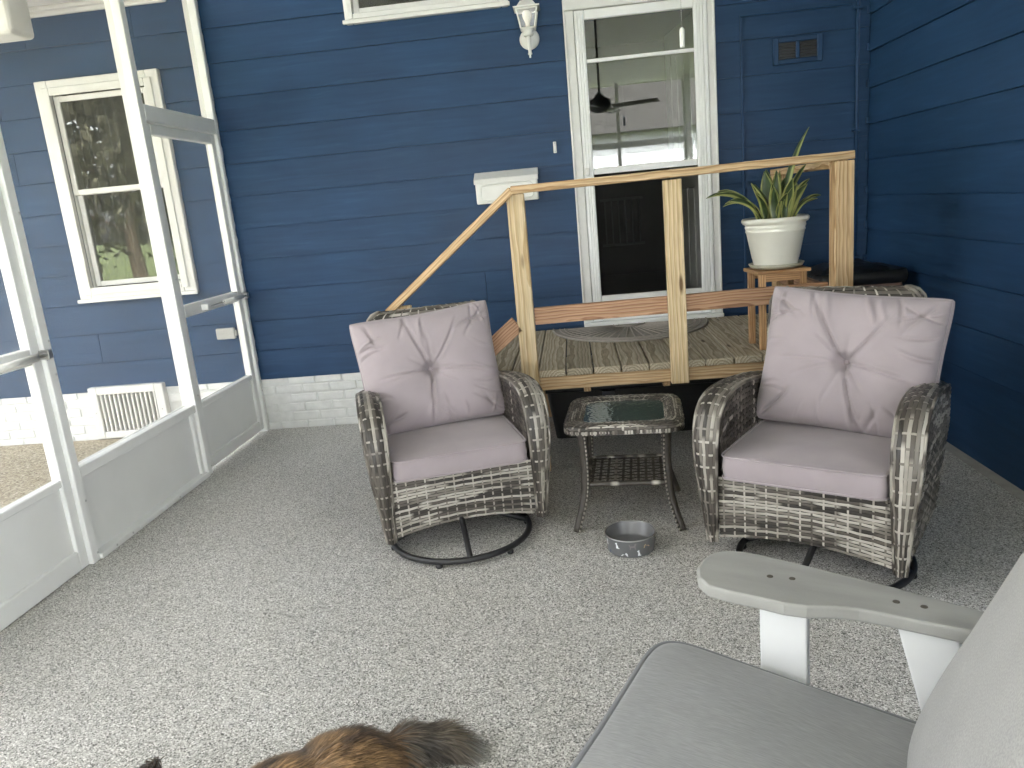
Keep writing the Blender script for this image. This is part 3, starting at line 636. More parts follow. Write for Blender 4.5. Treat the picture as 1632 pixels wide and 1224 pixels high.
mb = thing('mailbox', 'white wall-mounted mailbox behind the handrail corner', 'mailbox', (-.412, YW, 1.465))
box('body', -.205, .205, -.095, -.012, 0, .155, M_WHITE, mb, bev=.008, seg=2, local=True)
V, F = prism_data([(-.110, .128), (-.100, .160), (-.012, .207), (-.012, .162), (-.097, .156), (-.103, .128)], -.212, .212); V = [(p[2], p[0], p[1]) for p in V]
bevel_mod(link('lid', mesh(V, F), M_WHITE, mb, None, True), .003)
c8 = [(-.172, .035), (-.155, .018), (.155, .018), (.172, .035), (.172, .10), (.155, .118), (-.155, .118), (-.172, .10)]
tube('raised_border', [(x, -.0965, z) for x, z in c8], .005, M_WHITE, mb, 8, True, True)
bl = thing('doorbell', 'small ivory doorbell plate beside the door', 'doorbell', (-.077, YW-.002, 1.75))
box('plate', -.0105, .0105, -.014, .0, 0, .072, M_TRIM, bl, 'z', .003, 2, True); box('button', -.006, .006, -.0185, -.0143, .025, .047, M_WHITE, bl, 'z', .002, 2, True)
for zz in (.010, .062): link('screw', SCREW, M_STEEL, bl, Matrix.Translation((0, -.0145, zz)) @ Matrix.Rotation(R(90), 4, 'X') @ Matrix.Scale(.6, 4), True)
# foundation vent
fv = thing('foundation_vent', 'white slatted vent in the painted brick base outside the screen', 'vent', (-3.35, YW, .02))
for a, b, c, d, ax in ((-.29, -.225, 0, .392, 'z'), (.225, .29, 0, .392, 'z'), (-.2245, .2245, .335, .392, 'x'), (-.2245, .2245, 0, .052, 'x')): box('vent_frame', a, b, -.045, .012, c, d, M_TRIM, fv, ax, .005, 1, True)
for q in range(13): box('vent_slat', -.215+.0345*q, -.200+.0345*q, -.032, .004, .0525, .3345, M_TRIM, fv, 'z', .004, 1, True)
box('vent_back', -.2245, .2245, .0045, .0115, .0525, .3345, paint('vent_dark', (.09, .085, .075), .9), fv, bev=0, local=True)
for s in (-1, 1): link('screw', SCREW, M_LOUV, fv, Matrix.Translation((s*.258, -.0455, .2)) @ Matrix.Rotation(R(90), 4, 'X'), True)
# louvre on the access panel
lv = thing('louvre_vent', 'blue painted louvre vent high on the wall right of the door', 'vent', (1.477, YW-.002, 2.225))
for a, b, c, d, ax in ((-.150, -.118, -.078, .078, 'z'), (.118, .150, -.078, .078, 'z'), (-.1175, .1175, .050, .078, 'x'), (-.1175, .1175, -.078, -.050, 'x'), (-.010, .010, -.0495, .0495, 'z')): box('vent_frame', a, b, -.024, .0, c, d, M_SIDING, lv, ax, .003, 1, True)
for s in (-1, 1):
    for q in range(6): box('louvre_blade', s*.064-.0535, s*.064+.0535, -.018, -.004, -.046+.0163*q, -.0405+.0163*q, M_LOUVB, lv, 'x', 0, 1, True)
    box('louvre_back', s*.064-.0535, s*.064+.0535, -.0035, -.001, -.0495, .0495, M_BLACK, lv, bev=0, local=True)
ob = thing('outlet_box', 'grey covered outlet box low on the blue wall beyond the screen door', 'outlet', (-2.517, YW, .735))
box('cover', -.068, .068, -.045, -.012, -.040, .040, M_OUTLET, ob, bev=.008, seg=2, local=True); box('hinge', .0685, .080, -.035, -.014, -.02, .02, M_OUTLET, ob, bev=.003, local=True)

# pull chain hanging from a ceiling fixture, in front of the door
PX, PY = .512, 3.5
cl = thing('ceiling_light', 'white pull chain with cylindrical handle hanging before the door glass', 'ceiling light', (PX, PY, ZC(PY)-.016))
cz = ZC(PY)-.016
link('base', lathe_mesh([(0, 0), (.07, 0), (.075, -.02), (.05, -.05), (.022, -.055), (0, -.056)], 28), M_WHITE, cl, None, True)
V, F = [], []
for q in range(int((cz-.055-2.10)/.0075)):
    V, F = tube_data([(0, 0, -.055-q*.0075), (0, 0, -.0585-q*.0075)], .0022, 6, False, V, F)
V, F = tube_data([(0, 0, -.05), (0, 0, 2.10-cz)], .0008, 5, False, V, F)
link('chain', mesh(V, F, True), M_STEEL, cl, None, True)
link('pull', lathe_mesh([(0, .078), (.004, .078), (.0095, .072), (.0105, .068), (.0105, .006), (.009, 0), (0, 0)], 18), M_WHITE, cl, Matrix.Translation((0, 0, 2.022-cz)), True)
# ceiling fan (seen mirrored in the door glass)
fan = thing('ceiling_fan', 'dark ceiling fan reflected in the storm door glass', 'ceiling fan', (.40, 1.5, 2.36))
fz = ZC(1.5)-2.36-.016
link('canopy', lathe_mesh([(0, fz), (.07, fz), (.06, fz-.06), (.02, fz-.075), (0, fz-.076)], 24), M_BLACK, fan, None, True)
tube('downrod', [(0, 0, fz-.07), (0, 0, .16)], .013, M_BLACK, fan, 10, local=True)
link('motor', lathe_mesh([(0, .2), (.03, .2), (.06, .15), (.12, .12), (.13, .06), (.11, .02), (.06, -.01), (0, -.02)], 28), M_BLACK, fan, None, True)
for q in range(4):
    Mq = Matrix.Rotation(R(90*q+20), 4, 'Z') @ Matrix.Translation((.40, 0, .04)) @ Matrix.Rotation(R(11), 4, 'X'); link('blade', box_mesh(.52, .13, .008, .003), M_BLACK, fan, Mq, True)

# ------------------------------------------------------------------ wicker weaving
PAL = [(.035, .030, .026), (.055, .047, .040), (.10, .087, .074), (.19, .172, .148), (.34, .315, .275), (.46, .43, .385)]
def weave(S, nu, nv, flip=1, amp=.0026, wu=.9, wv=.36, rs=None, data=None, light=.5, warp_light=.75):
    """Strands along u (nv of them) passing over and under ties along v (nu of them); S maps (u, v) to a point."""
    rs = rs or random.Random(1); V, F, C = data if data is not None else ([], [], [])
    def nrm(u, v):
        e = .004; u0, u1, v0, v1 = max(0, u-e), min(1, u+e), max(0, v-e), min(1, v+e)
        n = (S(u1, v)-S(u0, v)).cross(S(u, v1)-S(u, v0)); return n.normalized()*flip if n.length > 1e-12 else Vector((0, 0, flip))
    def pick(lt):
        x = rs.random(); return rs.choice(PAL[3:]) if x < lt else (rs.choice(PAL[:3]) if x > lt+.15 else PAL[2])
    def strand(pts):
        b = len(V)
        for (a, m, c, col) in pts:
            V.extend((a, m, c)); C.extend((col, col, col))
        for i in range(len(pts)-1):
            o = b+3*i; F.append((o, o+1, o+4, o+3)); F.append((o+1, o+2, o+5, o+4))
    for i in range(nv):
        v = (i+.5)/nv; h = wu*.5/nv; pts = []; col = pick(light); run = rs.randint(2, 6)
        for j in range(2*nu+1):
            u = j/(2*nu); s = 0
            if j % 2: s = 1 if (i+(j-1)//2) % 2 else -1
            if j % 2 == 0:
                run -= 1
                if run <= 0: col = pick(light); run = rs.randint(2, 7)
            n = nrm(u, v); k = rs.uniform(.88, 1.1); cc = tuple(q*k for q in col)
            off = n*(amp*s); jit = rs.uniform(-.015, .015)/nv
            pts.append((S(u, min(1, max(0, v-h+jit)))+off, S(u, v)+off+n*.0016, S(u, min(1, max(0, v+h+jit)))+off, cc))
        strand(pts)
    for j in range(nu):
        u = (j+.5)/nu; h = wv*.5/nu; pts = []; col = pick(warp_light)
        for i in range(2*nv+1):
            v = i/(2*nv); s = 0
            if i % 2: s = -1 if ((i-1)//2+j) % 2 else 1
            n = nrm(u, v); off = n*(amp*s*.9); k = rs.uniform(.9, 1.1); cc = tuple(q*k for q in col)
            pts.append((S(max(0, u-h), v)+off, S(u, v)+off+n*.001, S(min(1, u+h), v)+off, cc))
        strand(pts)
    return V, F, C
def backing(S, nu, nv, flip, depth, V, F):
    b = len(V)
    for i in range(nv+1):
        for j in range(nu+1):
            u, v = j/nu, i/nv; e = .01; u0, u1, v0, v1 = max(0, u-e), min(1, u+e), max(0, v-e), min(1, v+e)
            n = (S(u1, v)-S(u0, v)).cross(S(u, v1)-S(u, v0)); n = n.normalized()*flip if n.length > 1e-12 else Vector((0, 0, 0)); V.append(S(u, v)-n*depth)
    for i in range(nv):
        for j in range(nu): a = b+i*(nu+1)+j; F.append((a, a+1, a+nu+2, a+nu+1))
def interp(tbl, t):
    """piecewise smooth interpolation of table rows (t, a, b, c...)"""
    for r0, r1 in zip(tbl, tbl[1:]):
        if t <= r1[0]:
            k = (t-r0[0])/(r1[0]-r0[0]); k = max(0, k); return [a+(b-a)*k for a, b in zip(r0[1:], r1[1:])]
    return list(tbl[-1][1:])
ARM = catmull([(0, .012, .07), (0, .004, .22), (0, -.004, .38), (0, .004, .50), (0, .045, .595), (0, .135, .645), (0, .27, .655), (0, .42, .643), (0, .56, .622), (0, .67, .60)], 8)
_cum = [0]
for a, b in zip(ARM, ARM[1:]): _cum.append(_cum[-1]+(b-a).length)
def arm_at(t):
    d = t*_cum[-1]
    for i in range(len(ARM)-1):
        if d <= _cum[i+1]+1e-9:
            k = (d-_cum[i])/(_cum[i+1]-_cum[i]); return ARM[i].lerp(ARM[i+1], k), (ARM[i+1]-ARM[i]).normalized()
    return ARM[-1], (ARM[-1]-ARM[-2]).normalized()
AW = [(0, .322, .360), (.12, .316, .372), (.25, .310, .392), (.36, .306, .402), (.5, .304, .404), (.75, .302, .398), (1, .30, .392)]
def arm_top_z(y):
    y = min(y, .668); best = .07
    for p in ARM:
        if p.y <= y: best = max(best, p.z)
    for a, b in zip(ARM[24:], ARM[25:]):
        if a.y <= y <= b.y: return a.z+(b.z-a.z)*(y-a.y)/max(1e-6, b.y-a.y)
    return best
def make_chair(name, label, loc, rz, seed, back_dx=0, back_roll=0, back_tilt=0, rx=0, ring=(0, .12)):
    t = thing(name, label, 'armchair', loc, rz, 'wicker swivel armchairs', rx); rs = random.Random(seed)
    # apron with a shallow arch along its lower edge
    def S_ap(u, v):
        x = (2*u-1)*.312; zb = .086+.036*(1-(2*u-1)**2); return Vector((x, .014, zb+v*(.345-zb)))
    V, F, C = weave(S_ap, 15, 19, 1, rs=rs, light=.62, warp_light=.95, wu=.80, wv=.17, amp=.0022)
    o = link('front_apron', mesh(V, F, True, C), M_WICK, t, None, True)
    bV, bF = [], []; backing(S_ap, 8, 2, 1, .006, bV, bF)
    for s in (-1, 1):
        def S_top(u, v):
            p, d = arm_at(u); xi, xo = interp(AW, u); n = Vector((0, -d.z, d.y)); c = .016*(1-abs(2*v-1)**2.2)
            return Vector((s*(xi+(xo-xi)*v), p.y, p.z))+n*c
        V, F, C = weave(S_top, 24, 7, -s, rs=rs, light=.34, wu=.93, wv=.17, warp_light=1.0, amp=.002)
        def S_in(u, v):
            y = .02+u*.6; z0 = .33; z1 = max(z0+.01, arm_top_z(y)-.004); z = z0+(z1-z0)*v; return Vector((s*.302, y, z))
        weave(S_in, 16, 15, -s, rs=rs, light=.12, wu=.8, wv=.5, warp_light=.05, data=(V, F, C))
        def S_out(u, v):
            y = .012+u*.66; z0 = .10-.02*u; z1 = max(z0+.01, arm_top_z(y)-.004); z = z0+(z1-z0)*v; xo = .362+.036*min(1, max(0, (z-.1)/.35)); return Vector((s*xo, y, z))
        weave(S_out, 16, 30, s, rs=rs, light=.4, wv=.2, data=(V, F, C))
        link('arm', mesh(V, F, True, C), M_WICK, t, None, True)
        backing(S_top, 40, 4, -s, .006, bV, bF); backing(S_in, 8, 4, -s, .012, bV, bF); backing(S_out, 8, 4, s, .006, bV, bF)
        # edge braids along the arm
        for e in (0, 1):
            pts = []
            for q in range(61):
                u = q/60; p = S_top(u, e); pts.append(p)
            bV2, bF2 = tube_data(pts, .0065, 6); c2 = []
            for q in range(61):
                cc = rs.choice(PAL[1:5]) if q % 3 == 0 or q == 0 else cc
                c2 += [cc]*6
            link('edge_braid', mesh(bV2, bF2, True, c2), M_WICK, t, None, True)
    # backrest: a loop from the front bottom over the rolled top to the back bottom
    prof = catmull([(0, .50, .30), (0, .56, .60), (0, .625, .90), (0, .635, .955), (0, .655, .988), (0, .690, .990), (0, .712, .955), (0, .695, .80), (0, .66, .40), (0, .64, .12)], 8)
    cu = [0]
    for a, b in zip(prof, prof[1:]): cu.append(cu[-1]+(b-a).length)
    def S_b(u, v):
        d = v*cu[-1]; i = 0
        while i < len(prof)-2 and cu[i+1] < d: i += 1
        p = prof[i].lerp(prof[i+1], (d-cu[i])/(cu[i+1]-cu[i]))
        k = max(0, (p.z-.925)/.068); hw = .295-.075*(1-math.sqrt(max(0, 1-min(1, k)**2))); return Vector((-(2*u-1)*hw, p.y, p.z))
    V, F, C = weave(S_b, 13, 84, -1, rs=rs, light=.62, warp_light=.95, wu=.74, wv=.17, amp=.002)
    def S_e(u, v): return Vector((0, 0, 0))
    link('backrest', mesh(V, F, True, C), M_WICK, t, None, True)
    backing(S_b, 10, 60, -1, .006, bV, bF)
    for s in (-1, 1):
        pts = [S_b(0 if s > 0 else 1, q/70) for q in range(71)]
        tb = tube_data(pts, .008, 6); link('edge_braid', mesh(tb[0], tb[1], True, [PAL[1+(i//18) % 4] for i in range(len(tb[0]))]), M_WICK, t, None, True)
    link('gap_shade_panel', mesh(bV, bF, True), M_WICKD, t, None, True)  # dark sheet behind the weave, standing in for shade in its gaps
    box('seat_deck', -.30, .30, .03, .55, .30, .334, M_WICKD, t, bev=.004, local=True)
    # swivel base: ring, feet, curved struts and hub
    cx, cy = ring
    tube('base_ring', [(cx+.31*math.cos(R(6*q)), cy+.31*math.sin(R(6*q)), .028) for q in range(60)], .0135, M_BLACK, t, 12, True, True)
    for q in range(4):
        a = R(90*q-93); tube('base_strut', catmull([(cx+.308*math.cos(a), cy+.308*math.sin(a), .03), (cx+.20*math.cos(a), cy+.20*math.sin(a), .078), (cx+.10*math.cos(a), cy+.10*math.sin(a)+.01, .125), (cx+.03*math.cos(a), cy+.03*math.sin(a)+.03, .22)], 5), .0125, M_BLACK, t, 10, local=True)
    for q in range(6):
        a = R(60*q-118); link('foot', lathe_mesh([(0, 0), (.013, 0), (.015, .006), (.012, .018), (0, .02)], 12), M_BLACK, t, Matrix.Translation((cx+.31*math.cos(a), cy+.31*math.sin(a), .001)), True)
    link('hub', lathe_mesh([(0, .215), (.075, .215), (.08, .235), (.05, .26), (.05, .302), (0, .302)], 24), M_BLACK, t, Matrix.Translation((cx, cy+.03, 0)), True)
    # seat cushion: boxed, with piping round its upper edge
    def cushion_box(w, d, h, n, puff, rr=.035):
        V, F = [], []; m = n
        def side(tt):            # rounded rectangle outline, tt in 0..1
            return None
        # superellipse footprint, several rings from the bottom centre over the side to the top centre
        rings = []
        segs = 96
        def outline(k, scale, z):
            out = []
            for q in range(segs):
                a = 2*math.pi*q/segs; c, s_ = math.cos(a), math.sin(a); p = 2/k
                x = math.copysign(abs(c)**p, c)*w*scale; y = math.copysign(abs(s_)**p, s_)*d*scale; out.append((x, y, z(x, y) if callable(z) else z))
            return out
        wob = lambda x, y: .004*noise.noise(Vector((x*6+seed, y*6, .3)))
        R_ = [outline(14, .0, 0), outline(14, .9, 0), outline(14, .985, .004), outline(14, 1.0, .016), outline(14, 1.012, h*.5), outline(14, 1.0, h-.012), outline(14, .99, lambda x, y: h-.002+wob(x, y))]
        for sc_ in (.97, .93, .85, .72, .55, .36, .18, .0):
            R_.append(outline(14, sc_, lambda x, y: h+puff*(1-(abs(x)/w)**2.4)*(1-(abs(y)/d)**2.4)+wob(x, y)*1.5))
        for rg in R_: V += rg
        for i in range(len(R_)-1):
            for q in range(segs): a = i*segs+q; b = i*segs+(q+1) % segs; F.append((a, b, b+segs, a+segs))
        return V, F, outline
    w2, d2, hC = .298, .262, .100
    V, F, ol = cushion_box(w2, d2, hC, 10, .016)
    sc_o = link('seat_cushion', mesh(V, F, True), M_MAUVE, t, Matrix.Translation((0, .258, .336)), True)
    for zz in (hC-.003, .010): tube('piping', [(p[0], p[1], p[2]) for p in ol(14, 1.004, zz)], .0042, M_MAUVE, sc_o, 6, True, True)
    # back cushion: pillow with a button and the creases it pulls
    n = 124; W2, H2, T = .345, .290, .112; V, F = [], []
    cre = []
    for q in range(6):
        ang = q*2*math.pi/6+rs.uniform(-.45, .45); cre.append((ang, rs.uniform(.006, .011), rs.uniform(.10, .24), rs.uniform(.008, .018), rs.uniform(-1.2, 1.2)))
    ja, jb = rs.uniform(-.35, .35), rs.uniform(-.3, .3)
    cre += [(-math.pi/2+.12+ja, .006, .36, .030, .35+jb), (math.pi/2+.62+jb, .007, .38, .030, -.2), (math.pi/2-.75, .006, .30, .020, .4), (math.pi-.05, .005, .30, .018, .25), (-.08, .006, .30, .018, -.3)]
    def fold(x, y, x0, y0, ang, ln, wd, dp):
        dx, dy = x-x0, y-y0; c, s_ = math.cos(ang), math.sin(ang); u, v = dx*c+dy*s_, -dx*s_+dy*c
        v += .010*math.sin(u*22+x0*50); return dp*math.exp(-(v/wd)**2)*max(0, 1-(u/ln)**2) if abs(u) < ln else 0
    folds = []
    for q in range(22):
        ed = q % 4; tt = rs.uniform(-.85, .85)
        if ed == 0: x0, y0, an = tt*W2, -H2*.82, math.pi/2+rs.uniform(-.5, .5)
        elif ed == 1: x0, y0, an = tt*W2, H2*.84, math.pi/2+rs.uniform(-.5, .5)
        elif ed == 2: x0, y0, an = -W2*.85, tt*H2, rs.uniform(-.5, .5)
        else: x0, y0, an = W2*.85, tt*H2, rs.uniform(-.5, .5)
        folds.append((x0, y0, an, rs.uniform(.06, .13), rs.uniform(.005, .009), rs.uniform(.007, .016)*rs.choice((1, 1, -1))))
    for sx in (-1, 1):
        for sy in (-1, 1):
            for q in range(2): folds.append((sx*W2*.74, sy*H2*.72, math.atan2(sy*H2, sx*W2)+rs.uniform(-.45, .45), rs.uniform(.08, .13), .008, rs.uniform(.007, .013)))
    def hgt(x, y):
        ax, ay = abs(x)/W2, abs(y)/H2
        e = max(0, 1-ax**3)*max(0, 1-ay**3); h = T*(e**.40)*(1-.12*y/H2)
        r = math.hypot(x, y); a = math.atan2(y, x)
        h -= .066*math.exp(-(r/.030)**2)+.034*math.exp(-(r/.13)**2)
        for (ca, cw, cl_, cd, bend) in cre:
            da = (a-ca-bend*r*1.2+math.pi) % (2*math.pi)-math.pi
            if abs(da) < 1.2:
                dist = abs(math.sin(da))*r; wd = cw*(.55+r*3.2); h -= cd*(math.exp(-(dist/wd)**2)-.30*math.exp(-(dist/(wd*2.6))**2))*max(0, min(1, r/.02))*max(0, 1-(r/cl_)**2)
        k = min(1, e*5)
        for f in folds: h -= k*fold(x, y, *f)
        h += .007*noise.noise(Vector((x*6+seed*3, y*4, 1.7)))*e**.3
        return max(h, .001)
    def outl(x, y):
        ax, ay = x/W2, y/H2; px = x*(1-.055*(1-ay*ay)*abs(ax)**3); py = y*(1-.06*(1-ax*ax)*abs(ay)**3); c_ = 1-.035*(abs(ax)*abs(ay))**6
        return px*c_, py*c_
    for side in (1, -1):
        for i in range(n+1):
            for j in range(n+1):
                a = -1+2*j/n; b = -1+2*i/n; a = math.copysign(1-(1-abs(a))**1.35, a); b = math.copysign(1-(1-abs(b))**1.35, b)
                x, y = a*W2, b*H2; h = hgt(x, y) if side > 0 else T*.7*(max(0, 1-abs(a)**2.6)*max(0, 1-abs(b)**2.6))**.45
                px, py = outl(x, y); e2 = .022*(1 if side > 0 else -1)
                V.append((px, -(h+.022) if side > 0 else (h+.022), py))
        b0 = len(V)-(n+1)**2
        for i in range(n):
            for j in range(n):
                q = b0+i*(n+1)+j; f = (q, q+1, q+n+2, q+n+1); F.append(f if side > 0 else tuple(reversed(f)))
    per = [j for j in range(n+1)]+[i*(n+1)+n for i in range(1, n+1)]+[n*(n+1)+j for j in range(n-1, -1, -1)]+[i*(n+1) for i in range(n-1, 0, -1)]
    off = (n+1)**2
    for i in range(len(per)): a, b = per[i], per[(i+1) % len(per)]; F.append((b, a, a+off, b+off))
    Mb = Matrix.Translation((back_dx, .545, .70)) @ Matrix.Rotation(R(-13+back_tilt), 4, 'X') @ Matrix.Rotation(back_roll, 4, 'Y')
    bc = link('back_cushion', mesh(V, F, True), M_MAUVE, t, Mb, True)
    for k2 in (0, 1): tube('piping', [V[p+off*k2] for p in per], .0042, M_MAUVE, bc, 6, True, True)
    link('button', lathe_mesh([(0, .006), (.009, .005), (.013, 0), (.012, -.003), (0, -.004)], 16), M_MAUVE, bc, Matrix.Translation((0, -(hgt(0, 0)+.024), 0)) @ Matrix.Rotation(R(90), 4, 'X'), True)
    return t
make_chair('wicker_armchair', 'wicker swivel armchair with mauve cushions left of the side table', (-.546, 3.116, 0), R(17.95), 4, back_dx=-.03, back_roll=R(-3.5), ring=(-.02, .11))
make_chair('wicker_armchair', 'wicker swivel armchair with mauve cushions against the right blue wall', (.755, 2.705, 0), R(-31.5), 9, back_dx=.045, back_roll=R(5.0), back_tilt=-1, ring=(.05, .14))

# ------------------------------------------------------------------ wicker side table
st = thing('side_table', 'small wicker side table with rippled glass top between the armchairs', 'side table', (.155, 3.173, 0), R(-4.77)); rs = random.Random(31)
TC, TW, TZ = .235, .262, .500
def _sq(a, k=7): c, s_ = math.cos(a), math.sin(a); return math.copysign(abs(c)**(2/k), c), math.copysign(abs(s_)**(2/k), s_)
_sp = [_sq(2*math.pi*q/4000) for q in range(4001)]; _sl = [0]
for p_, q_ in zip(_sp, _sp[1:]): _sl.append(_sl[-1]+math.hypot(q_[0]-p_[0], q_[1]-p_[1]))
import bisect
def sq(a):
    d = (a/(2*math.pi) % 1.0)*_sl[-1]; i = min(len(_sl)-2, max(0, bisect.bisect_right(_sl, d)-1)); k = (d-_sl[i])/max(1e-12, _sl[i+1]-_sl[i]); p, q = _sp[i], _sp[i+1]
    return p[0]+(q[0]-p[0])*k, p[1]+(q[1]-p[1])*k
def S_rim(u, v):
    a = 2*math.pi*u; x, y = sq(a)
    w_in, pr = .178, [(0, .178, .486), (.45, .215, TZ), (.72, .250, TZ-.004), (.86, TW, TZ-.016), (1, TW-.004, TZ-.042)]
    r, z = interp(pr, v); k = 1 if r > .2 else 1
    return Vector((x*r, TC+y*r, z))
V, F, C = weave(S_rim, 62, 12, -1, rs=rs, light=.40, wu=.74, wv=.3, warp_light=.55, amp=.002); bV, bF = [], []; backing(S_rim, 64, 8, -1, .006, bV, bF)
link('rim', mesh(V, F, True, C), M_WICK, st, None, True)
# light binding wraps along the lower rim
V, F, C = [], [], []
for q in range(150):
    a = 2*math.pi*q/150; x, y = sq(a); x2, y2 = sq(a+.03); b = len(V); r0, r1 = TW+.0015, TW+.001; cc = rs.choice(PAL[3:]) if rs.random() < .45 else rs.choice(PAL[:3])
    V += [(x*r0, TC+y*r0, TZ-.026), (x2*r0, TC+y2*r0, TZ-.026), (x2*r1, TC+y2*r1, TZ-.044), (x*r1, TC+y*r1, TZ-.044)]; C += [cc]*4; F.append((b, b+3, b+2, b+1))
link('rim_binding', mesh(V, F, False, C), M_WICK, st, None, True)
V = [(sq(2*math.pi*q/64)[0]*.25, TC+sq(2*math.pi*q/64)[1]*.25, TZ-.05) for q in range(64)]; bV0 = len(bV)
link('gap_shade_rim', mesh(bV, bF, True), M_WICKD, st, None, True)  # dark sheet under the rim for shade between its strands
box('glass_top', -.182, .182, TC-.182, TC+.182, .474, .4855, M_TGLASS, st, bev=.001, local=True)
box('under_panel', -.20, .20, TC-.20, TC+.20, .452, .458, M_WICKD, st, bev=0, local=True)
for sx in (-1, 1):
    for sy in (-1, 1):
        top = Vector((sx*.185, TC+sy*.185, .455)); P_ = catmull([top, (sx*.180, TC+sy*.178, .30), (sx*.190, TC+sy*.19, .15), (sx*.232, TC+sy*.232, .0)], 8)
        tb = tube_data(P_, lambda t: .021-.004*t, 10); cs = []
        for i in range(len(P_)):
            for k in range(10): cs.append(PAL[1] if (k+i) % 5 else PAL[0])
        lg = link('leg', mesh(tb[0], tb[1], True, cs), M_WICK, st, None, True)
        # braided light edge on the outer and inner corner of the leg
        for ang in (0,):
            V2, F2, C2 = [], [], []
            for i in range(len(P_)*2-2):
                p = P_[i//2] if i % 2 == 0 else (P_[i//2]+P_[i//2+1])/2; q_ = p+Vector((-sx*.013, -.017 if sy < 0 else -.015, 0)); V2, F2 = tube_data([q_+Vector((0, 0, .005)), q_-Vector((0, 0, .0045))], .0042, 5, False, V2, F2); C2 += [PAL[4] if i % 2 else PAL[1]]*10
            link('leg_braid', mesh(V2, F2, True, C2), M_WICK, lg, None, True)
def S_sh(u, v): return Vector(((2*u-1)*.172, TC-.172+v*.344, .205))
V, F, C = weave(S_sh, 10, 9, 1, rs=rs, light=.08, wu=.42, wv=.34, warp_light=.1, amp=.003); link('shelf', mesh(V, F, True, C), M_WICK, st, None, True)
for a, b in (((-.18, TC-.178, .203), (.18, TC-.178, .203)), ((-.18, TC+.178, .203), (.18, TC+.178, .203)), ((-.178, TC-.17, .203), (-.178, TC+.17, .203)), ((.178, TC-.17, .203), (.178, TC+.17, .203))):
    pts = [Vector(a).lerp(Vector(b), q/24) for q in range(25)]; tb = tube_data(pts, .012, 8); C = []
    for q in range(25):
        if q % 2 == 0: cc = rs.choice(PAL[3:]) if rs.random() < .4 else PAL[1]
        C += [cc]*8
    link('shelf_rail', mesh(tb[0], tb[1], True, C), M_WICK, st, None, True)

# ------------------------------------------------------------------ dog bowl
bw_ = thing('dog_bowl', 'grey dog bowl with printed dogs on the floor before the side table', 'bowl', (.150, 3.005, 0))
link('outer', lathe_mesh([(0, .001), (.094, .001), (.097, .004), (.1035, .070), (.106, .0755), (.1055, .078)], 56), M_BOWL, bw_, None, True)
link('inner', lathe_mesh([(.1055, .0781), (.1025, .0785), (.0995, .074), (.093, .028), (.085, .020), (0, .019)], 56), M_BOWLIN, bw_, None, True)
link('rim', lathe_mesh([(.1062, .0755), (.1072, .078), (.1055, .0805), (.1030, .0795), (.1025, .0782)], 56), M_STEEL, bw_, None, True)
DOGS = {'sit': [(-.25, 0), (.28, 0), (.36, .1), (.15, .14), (.1, .45), (-.02, .7), (.02, .9), (-.12, 1.0), (-.22, .92), (-.38, .82), (-.3, .7), (-.2, .62), (-.22, .3)],
        'walk': [(-.5, .0), (-.38, .0), (-.3, .35), (.2, .35), (.28, 0), (.4, 0), (.38, .45), (.55, .8), (.42, .85), (.3, .6), (-.25, .62), (-.32, .95), (-.5, 1.0), (-.62, .82), (-.48, .7), (-.46, .4)],
        'lie': [(-.6, 0), (.6, 0), (.5, .12), (.3, .3), (-.1, .34), (-.2, .55), (-.35, .6), (-.42, .45), (-.55, .4), (-.5, .25)]}
def on_bowl(a, z, r_add=.0006):
    r = .097+(.1035-.097)*(z-.004)/.066+r_add; return Vector((r*math.sin(a), -r*math.cos(a), z))
pr = random.Random(3); mats = [M_PRW, M_PRB, M_PRG, M_PRW, M_PRT]
kk = 0
for row, z0 in enumerate((.040, .009)):
    for q in range(10):
        a0 = 2*math.pi*q/10+row*.28-.62; sh = DOGS[('sit', 'walk', 'lie')[(q+2*row) % 3]]; sc_ = .027; mr_ = -1 if (q+row) % 2 else 1
        V = [on_bowl(a0+mr_*x*sc_/.1, z0+y*sc_) for x, y in sh]; c = sum(V, Vector())/len(V); F = [tuple(range(len(V)))] if mr_ > 0 else [tuple(reversed(range(len(V))))]
        link('dog_print', mesh(V, F), mats[(q*2+row*3) % 5], bw_, None, True); kk += 1

# ------------------------------------------------------------------ plant, pot, stand
ps = thing('plant_stand', 'small orange wooden plant stand on the deck', 'plant stand', (1.055, 4.175, .584), R(4))
box('top', -.138, .138, -.125, .125, .396, .414, M_STAND, ps, bev=.003, local=True)
for sx in (-1, 1):
    for sy in (-1, 1): box('leg', sx*.105-.016, sx*.105+.016, sy*.095-.016, sy*.095+.016, .0, .3955, M_STAND, ps, 'z', .002, 1, True)
for sy in (-1, 1): box('apron', -.0885, .0885, sy*.095-.008, sy*.095+.008, .355, .3955, M_STAND, ps, bev=.002, local=True)
sau = link('saucer', lathe_mesh([(0, .003), (.118, .002), (.132, .010), (.140, .026), (.137, .027), (.127, .012), (0, .008)], 40), paint('cloudy_plastic', (.42, .40, .32), .3, .1, 10), None, Matrix.Translation((1.055, 4.175, .999)))
tag(sau, 'cloudy plastic saucer under the white flower pot', 'saucer')
pp = thing('potted_plant', 'variegated snake plant in a cream ridged pot on the deck', 'plant', (1.052, 4.175, 1.008)); pz = 0
prof = [(0, .002), (.102, .002), (.110, .008), (.112, .02), (.1125, .026), (.115, .030), (.1155, .038), (.118, .042), (.146, .180), (.149, .183), (.149, .190), (.1475, .193), (.1505, .203), (.152, .206), (.152, .212), (.150, .215), (.152, .222), (.162, .226), (.169, .236), (.169, .246), (.163, .254), (.156, .252), (.150, .236), (.146, .215), (.0, .214)]
link('pot', lathe_mesh(prof, 56), M_POT, pp, None, True)
